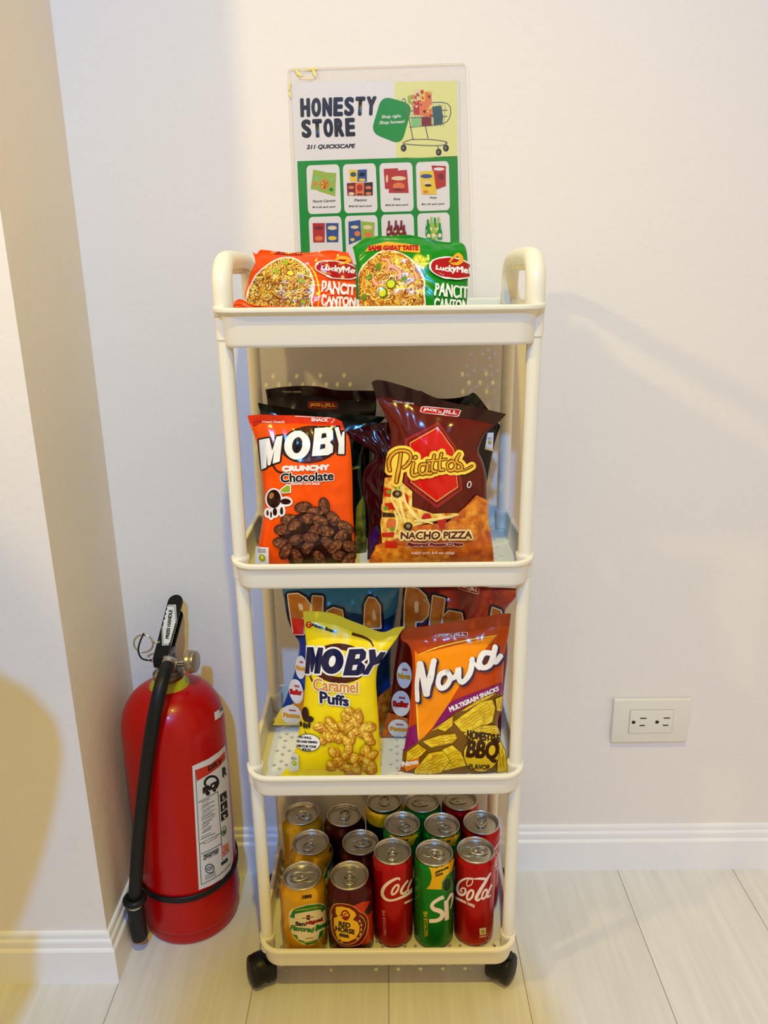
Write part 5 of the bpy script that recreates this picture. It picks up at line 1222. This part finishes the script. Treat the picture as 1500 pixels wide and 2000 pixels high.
# lid centres read off the photograph, eased apart so that no two cans touch or press on the tray
SPOT = {}
for k_, (px_, py_, h_, r_) in dict(b1=(598, 1711, HB, RBc), b2=(606, 1648, HB, RBc), b3=(597, 1588, HB, RBc), r1=(689, 1714, HB, RBc), r2=(707, 1652, HB, RBc), r3=(673, 1599, HB, RBc),
        c1=(766, 1658, HS, RSc), s1=(846, 1659, HS, RSc), c2=(924, 1658, HS, RSc), s2=(788, 1609, HS, RSc), s3=(864, 1611, HS, RSc), c3=(939, 1602, HS, RSc), t1=(753, 1565, HS, RSc), s4=(826, 1564, HS, RSc), c4=(899, 1564, HS, RSc)).items():
    q_ = xy(px_, py_, h_); SPOT[k_] = [q_[0], q_[1], r_]
for it_ in range(3000):
    for k_, a_ in SPOT.items():
        for m_, c_ in SPOT.items():
            if k_ < m_:
                dx_, dy_ = c_[0] - a_[0], c_[1] - a_[1]; g_ = math.hypot(dx_, dy_); need = a_[2] + c_[2] + 0.0016
                if g_ < need:
                    s_ = (need - g_) / g_ / 2; a_[0] -= dx_ * s_; a_[1] -= dy_ * s_; c_[0] += dx_ * s_; c_[1] += dy_ * s_
        a_[1] = max(a_[1], YF + 0.0105 + a_[2]); a_[1] = min(a_[1], YR - 0.0125 - a_[2]); a_[0] = min(a_[0], HW - 0.0125 - a_[2])
at_ = lambda k_: tuple(SPOT[k_][:2])
b1 = can('gold beer can with green and cream oval label at the front left corner', at_('b1'), RBc, HB, RLb, GOLD, art_gold, B1, tab=3.2)
place(b1, 'gold beer can standing directly behind the front left gold can', at_('b2'), 65)
place(b1, 'gold beer can at the back left, third in its row', at_('b3'), 150)
r1 = can('dark red beer can with yellow horseshoe label at the front, right of the gold can', at_('r1'), RBc, HB, RLb, WINE, art_wine, R1, tab=-1.5)
place(r1, 'dark red beer can tucked behind the left red cola can', at_('r2'), 100)
place(r1, 'dark red beer can at the back of the dark red row', at_('r3'), 170)
c1 = can('red cola can with white script in the front row left of the green can', at_('c1'), RSc, HS, RLs, COKE, art_coca, KF, tab=-1.6)
s1 = can('green lemon lime soda can with yellow panel in the front row', at_('s1'), RSc, HS, RLs, SPR, art_sprite, KF, tab=-0.5)
c2 = can('red cola can with white script at the front right corner', at_('c2'), RSc, HS, RLs, COKE, art_cola, C2F, tab=0.0)
place(s1, 'green soda can behind the gap between left cola and front green can', at_('s2'), -25)
place(s1, 'green soda can standing behind the front green can', at_('s3'), -20)
place(c2, 'red cola can standing behind the front right cola can', at_('c3'), 75)
can('yellow topped dark green soda can in the back row, left of the back green can', at_('t1'), RSc, HS, RLs, CDG, tab=1.5, bands=((0.118, 0.1395, CYEL),))
place(s1, 'green soda can in the middle of the back row', at_('s4'), 200)
place(c2, 'red cola can at the right end of the back row', at_('c4'), 170)
# ------------------------------------------------------------------ unseen shadow casters: chair added at the left, photographer stooping behind the camera
WOOD = mottled('beech_leg', [(0.3, (96, 62, 36)), (0.7, (132, 90, 54))], scale=30, rough=0.45, stretch=(1, 1, 0.1))
SHELL = mat('grey_shell', (70, 72, 76), rough=0.45)
CX, CY = -0.63, -0.47
chair = thing('unseen_chair', (CX, CY, 0), 'unseen grey shell chair with splayed wooden legs, added left of the view to shade the pillar', 'chair')
b = MB(); V = []; F = []; nu_, nv_ = 24, 22
for j in range(nv_ + 1):
    t = j / nv_
    for i in range(nu_ + 1):
        w = -1 + 2 * i / nu_
        if t < 0.5:                                   # seat, front to rear
            s = t / 0.5; half = 0.19 * (1 - 0.35 * (1 - s) ** 4); V.append((CX + w * half, CY - 0.20 + 0.33 * s, 0.430 + 0.055 * w * w * (0.4 + s) + 0.015 * (1 - s) ** 2 - 0.015))
        else:                                         # back, rounded at the top
            s = (t - 0.5) / 0.5; half = (0.15 + 0.065 * math.sin(PI * min(1, s * 0.62))) * math.sqrt(max(0.0, 1 - max(0, s - 0.72) ** 2 * 8.5)); V.append((CX + 0.05 * s + w * half, CY + 0.13 + 0.05 * s - 0.05 * w * w, 0.415 + 0.39 * s + 0.055 * w * w * (1 - s)))
q = nu_ + 1
F = [[j * q + i, j * q + i + 1, (j + 1) * q + i + 1, (j + 1) * q + i] for j in range(nv_) for i in range(nu_)]
b.add(V, F, SHELL); o = b.build('seat_shell', chair); md = o.modifiers.new('thick', 'SOLIDIFY'); md.thickness = 0.008
for sx in (-1, 1):
    for sy in (-1, 1):
        b = MB(); fx, fy = CX + sx * 0.19, CY + sy * 0.27
        b.tube([(CX + sx * 0.11, CY + sy * 0.12, 0.418), (fx, fy, 0.001)], [0.016, 0.010], WOOD, 16); b.build('leg', chair)

HX = -0.11
P = {'pelvis': ((HX, -1.56, .80), .125), 'waist': ((HX, -1.53, .94), .115), 'chest': ((HX, -1.44, 1.10), .125), 'neck0': ((HX, -1.34, 1.21), .058), 'neck1': ((HX, -1.29, 1.26), .052), 'head0': ((HX, -1.24, 1.30), .070), 'head1': ((HX, -1.225, 1.37), .082), 'head2': ((HX, -1.235, 1.42), .058)}
E_l = [('pelvis', 'waist'), ('waist', 'chest'), ('chest', 'neck0'), ('neck0', 'neck1'), ('neck1', 'head0'), ('head0', 'head1'), ('head1', 'head2')]
for s, n_ in ((-1, 'l'), (1, 'r')):
    add = lambda k, p, r: P.__setitem__(k + n_, (p, r))
    add('sho', (HX + s * .17, -1.40, 1.17), .060); add('elb', (HX * .6 + s * .235, -1.20, .96), .043); add('wri', (s * .085, -.935, .905), .028); add('palm', (s * .075, -.905, .945), .030)
    E_l += [('chest', 'sho' + n_), ('sho' + n_, 'elb' + n_), ('elb' + n_, 'wri' + n_), ('wri' + n_, 'palm' + n_)]
    for f in range(4):
        add('f%da' % f, (s * (.062 - .004 * f), -.884 - .003 * f, .940 + .018 * f), .0095); add('f%db' % f, (s * .046, -.8745, .944 + .018 * f), .0085); add('f%dc' % f, (s * .042, -.875, .944 + .018 * f), .0075)
        E_l += [('palm' + n_, 'f%da' % f + n_), ('f%da' % f + n_, 'f%db' % f + n_), ('f%db' % f + n_, 'f%dc' % f + n_)]
    add('tha', (s * .060, -.912, .925), .0105); add('thb', (s * .042, -.902, .945), .009); E_l += [('palm' + n_, 'tha' + n_), ('tha' + n_, 'thb' + n_)]
    add('hip', (HX + s * .09, -1.55, .76), .095)
    E_l.append(('pelvis', 'hip' + n_))
add = lambda k, p, r: P.__setitem__(k, (p, r))
for s, n_ in ((-1, 'l'), (1, 'r')):
    add('knee' + n_, (HX + s * .12, -1.40, .44), .062); add('calf' + n_, (HX + s * .12, -1.47, .27), .055); add('ank' + n_, (HX + s * .12, -1.53, .08), .040); add('toe' + n_, (HX + s * .14, -1.37, .034), .033)
    E_l += [('hip' + n_, 'knee' + n_), ('knee' + n_, 'calf' + n_), ('calf' + n_, 'ank' + n_), ('ank' + n_, 'toe' + n_)]
ks = list(P); me = bpy.data.meshes.new('tmp_body'); me.from_pydata([P[k][0] for k in ks], [(ks.index(a), ks.index(c)) for a, c in E_l], [])
to = bpy.data.objects.new('tmp_body', me); COL.objects.link(to)
sk = to.modifiers.new('skin', 'SKIN'); sk.use_smooth_shade = True; sk.branch_smoothing = 0.6
if not me.skin_vertices: me.skin_vertices.new()
for i, k in enumerate(ks):
    d_ = me.skin_vertices[0].data[i]; d_.radius = (P[k][1], P[k][1]); d_.use_root = (k == 'pelvis')
sb = to.modifiers.new('sub', 'SUBSURF'); sb.levels = 2; sb.render_levels = 2
bpy.context.view_layer.update(); dg = bpy.context.evaluated_depsgraph_get()
bmx = bpy.data.meshes.new_from_object(to.evaluated_get(dg)); bpy.data.objects.remove(to)
SKIN = mat('skin', (196, 148, 118), rough=0.5); SHIRT = mat('navy_shirt', (34, 38, 52), rough=0.8); JEANS = mat('grey_trousers', (62, 64, 70), rough=0.85)
base = Vector((HX, -1.45, 0)); bmx.transform(Matrix.Translation(-base)); bmx.materials.clear()
for m_ in (SKIN, SHIRT, JEANS): bmx.materials.append(m_)
for p_ in bmx.polygons:
    c_ = p_.center + base; p_.use_smooth = True
    p_.material_index = 2 if c_.z < 0.84 and c_.y < -1.1 else (0 if (c_.z > 1.25 or c_.y > -1.16) else 1)
pb = bpy.data.objects.new('person', bmx); COL.objects.link(pb); pb.location = base; WORLD[pb.name] = base
tag(pb, 'person in navy shirt stooping behind the camera, phone held in both hands', 'person')
HAIR = mat('dark_hair', (22, 16, 14), rough=0.6)
b = MB(); V = []; F = []
for j in range(13):                      # long hair falling to the shoulders, made wide to broaden the head's shadow
    for i in range(24):
        a, q_ = 2 * PI * i / 24, j / 12
        w_ = 0.098 * min(1, math.sin(min(1, q_ * 2.2) * PI / 2)) + 0.020 * q_
        fr_ = 1.0 if math.sin(a) < 0.35 else (1.0 if q_ < 0.3 else 0.30)
        V.append((HX + w_ * 1.05 * math.cos(a), -1.250 + w_ * fr_ * math.sin(a) * 1.05, 1.465 - 0.30 * q_ ** 1.1))
for j in range(12):
    for i in range(24): F.append([j * 24 + i, j * 24 + (i + 1) % 24, (j + 1) * 24 + (i + 1) % 24, (j + 1) * 24 + i])
b.add(V, F, HAIR); b.build('hair', pb)
b = MB(); b.box((-.040, -.8905, .888), (.040, -.8830, 1.042), BLACKP, 0.003); o = b.build('smartphone', origin=(0, -.887, .888)); tag(o, 'black phone held upright in both hands of the stooping person', 'phone')
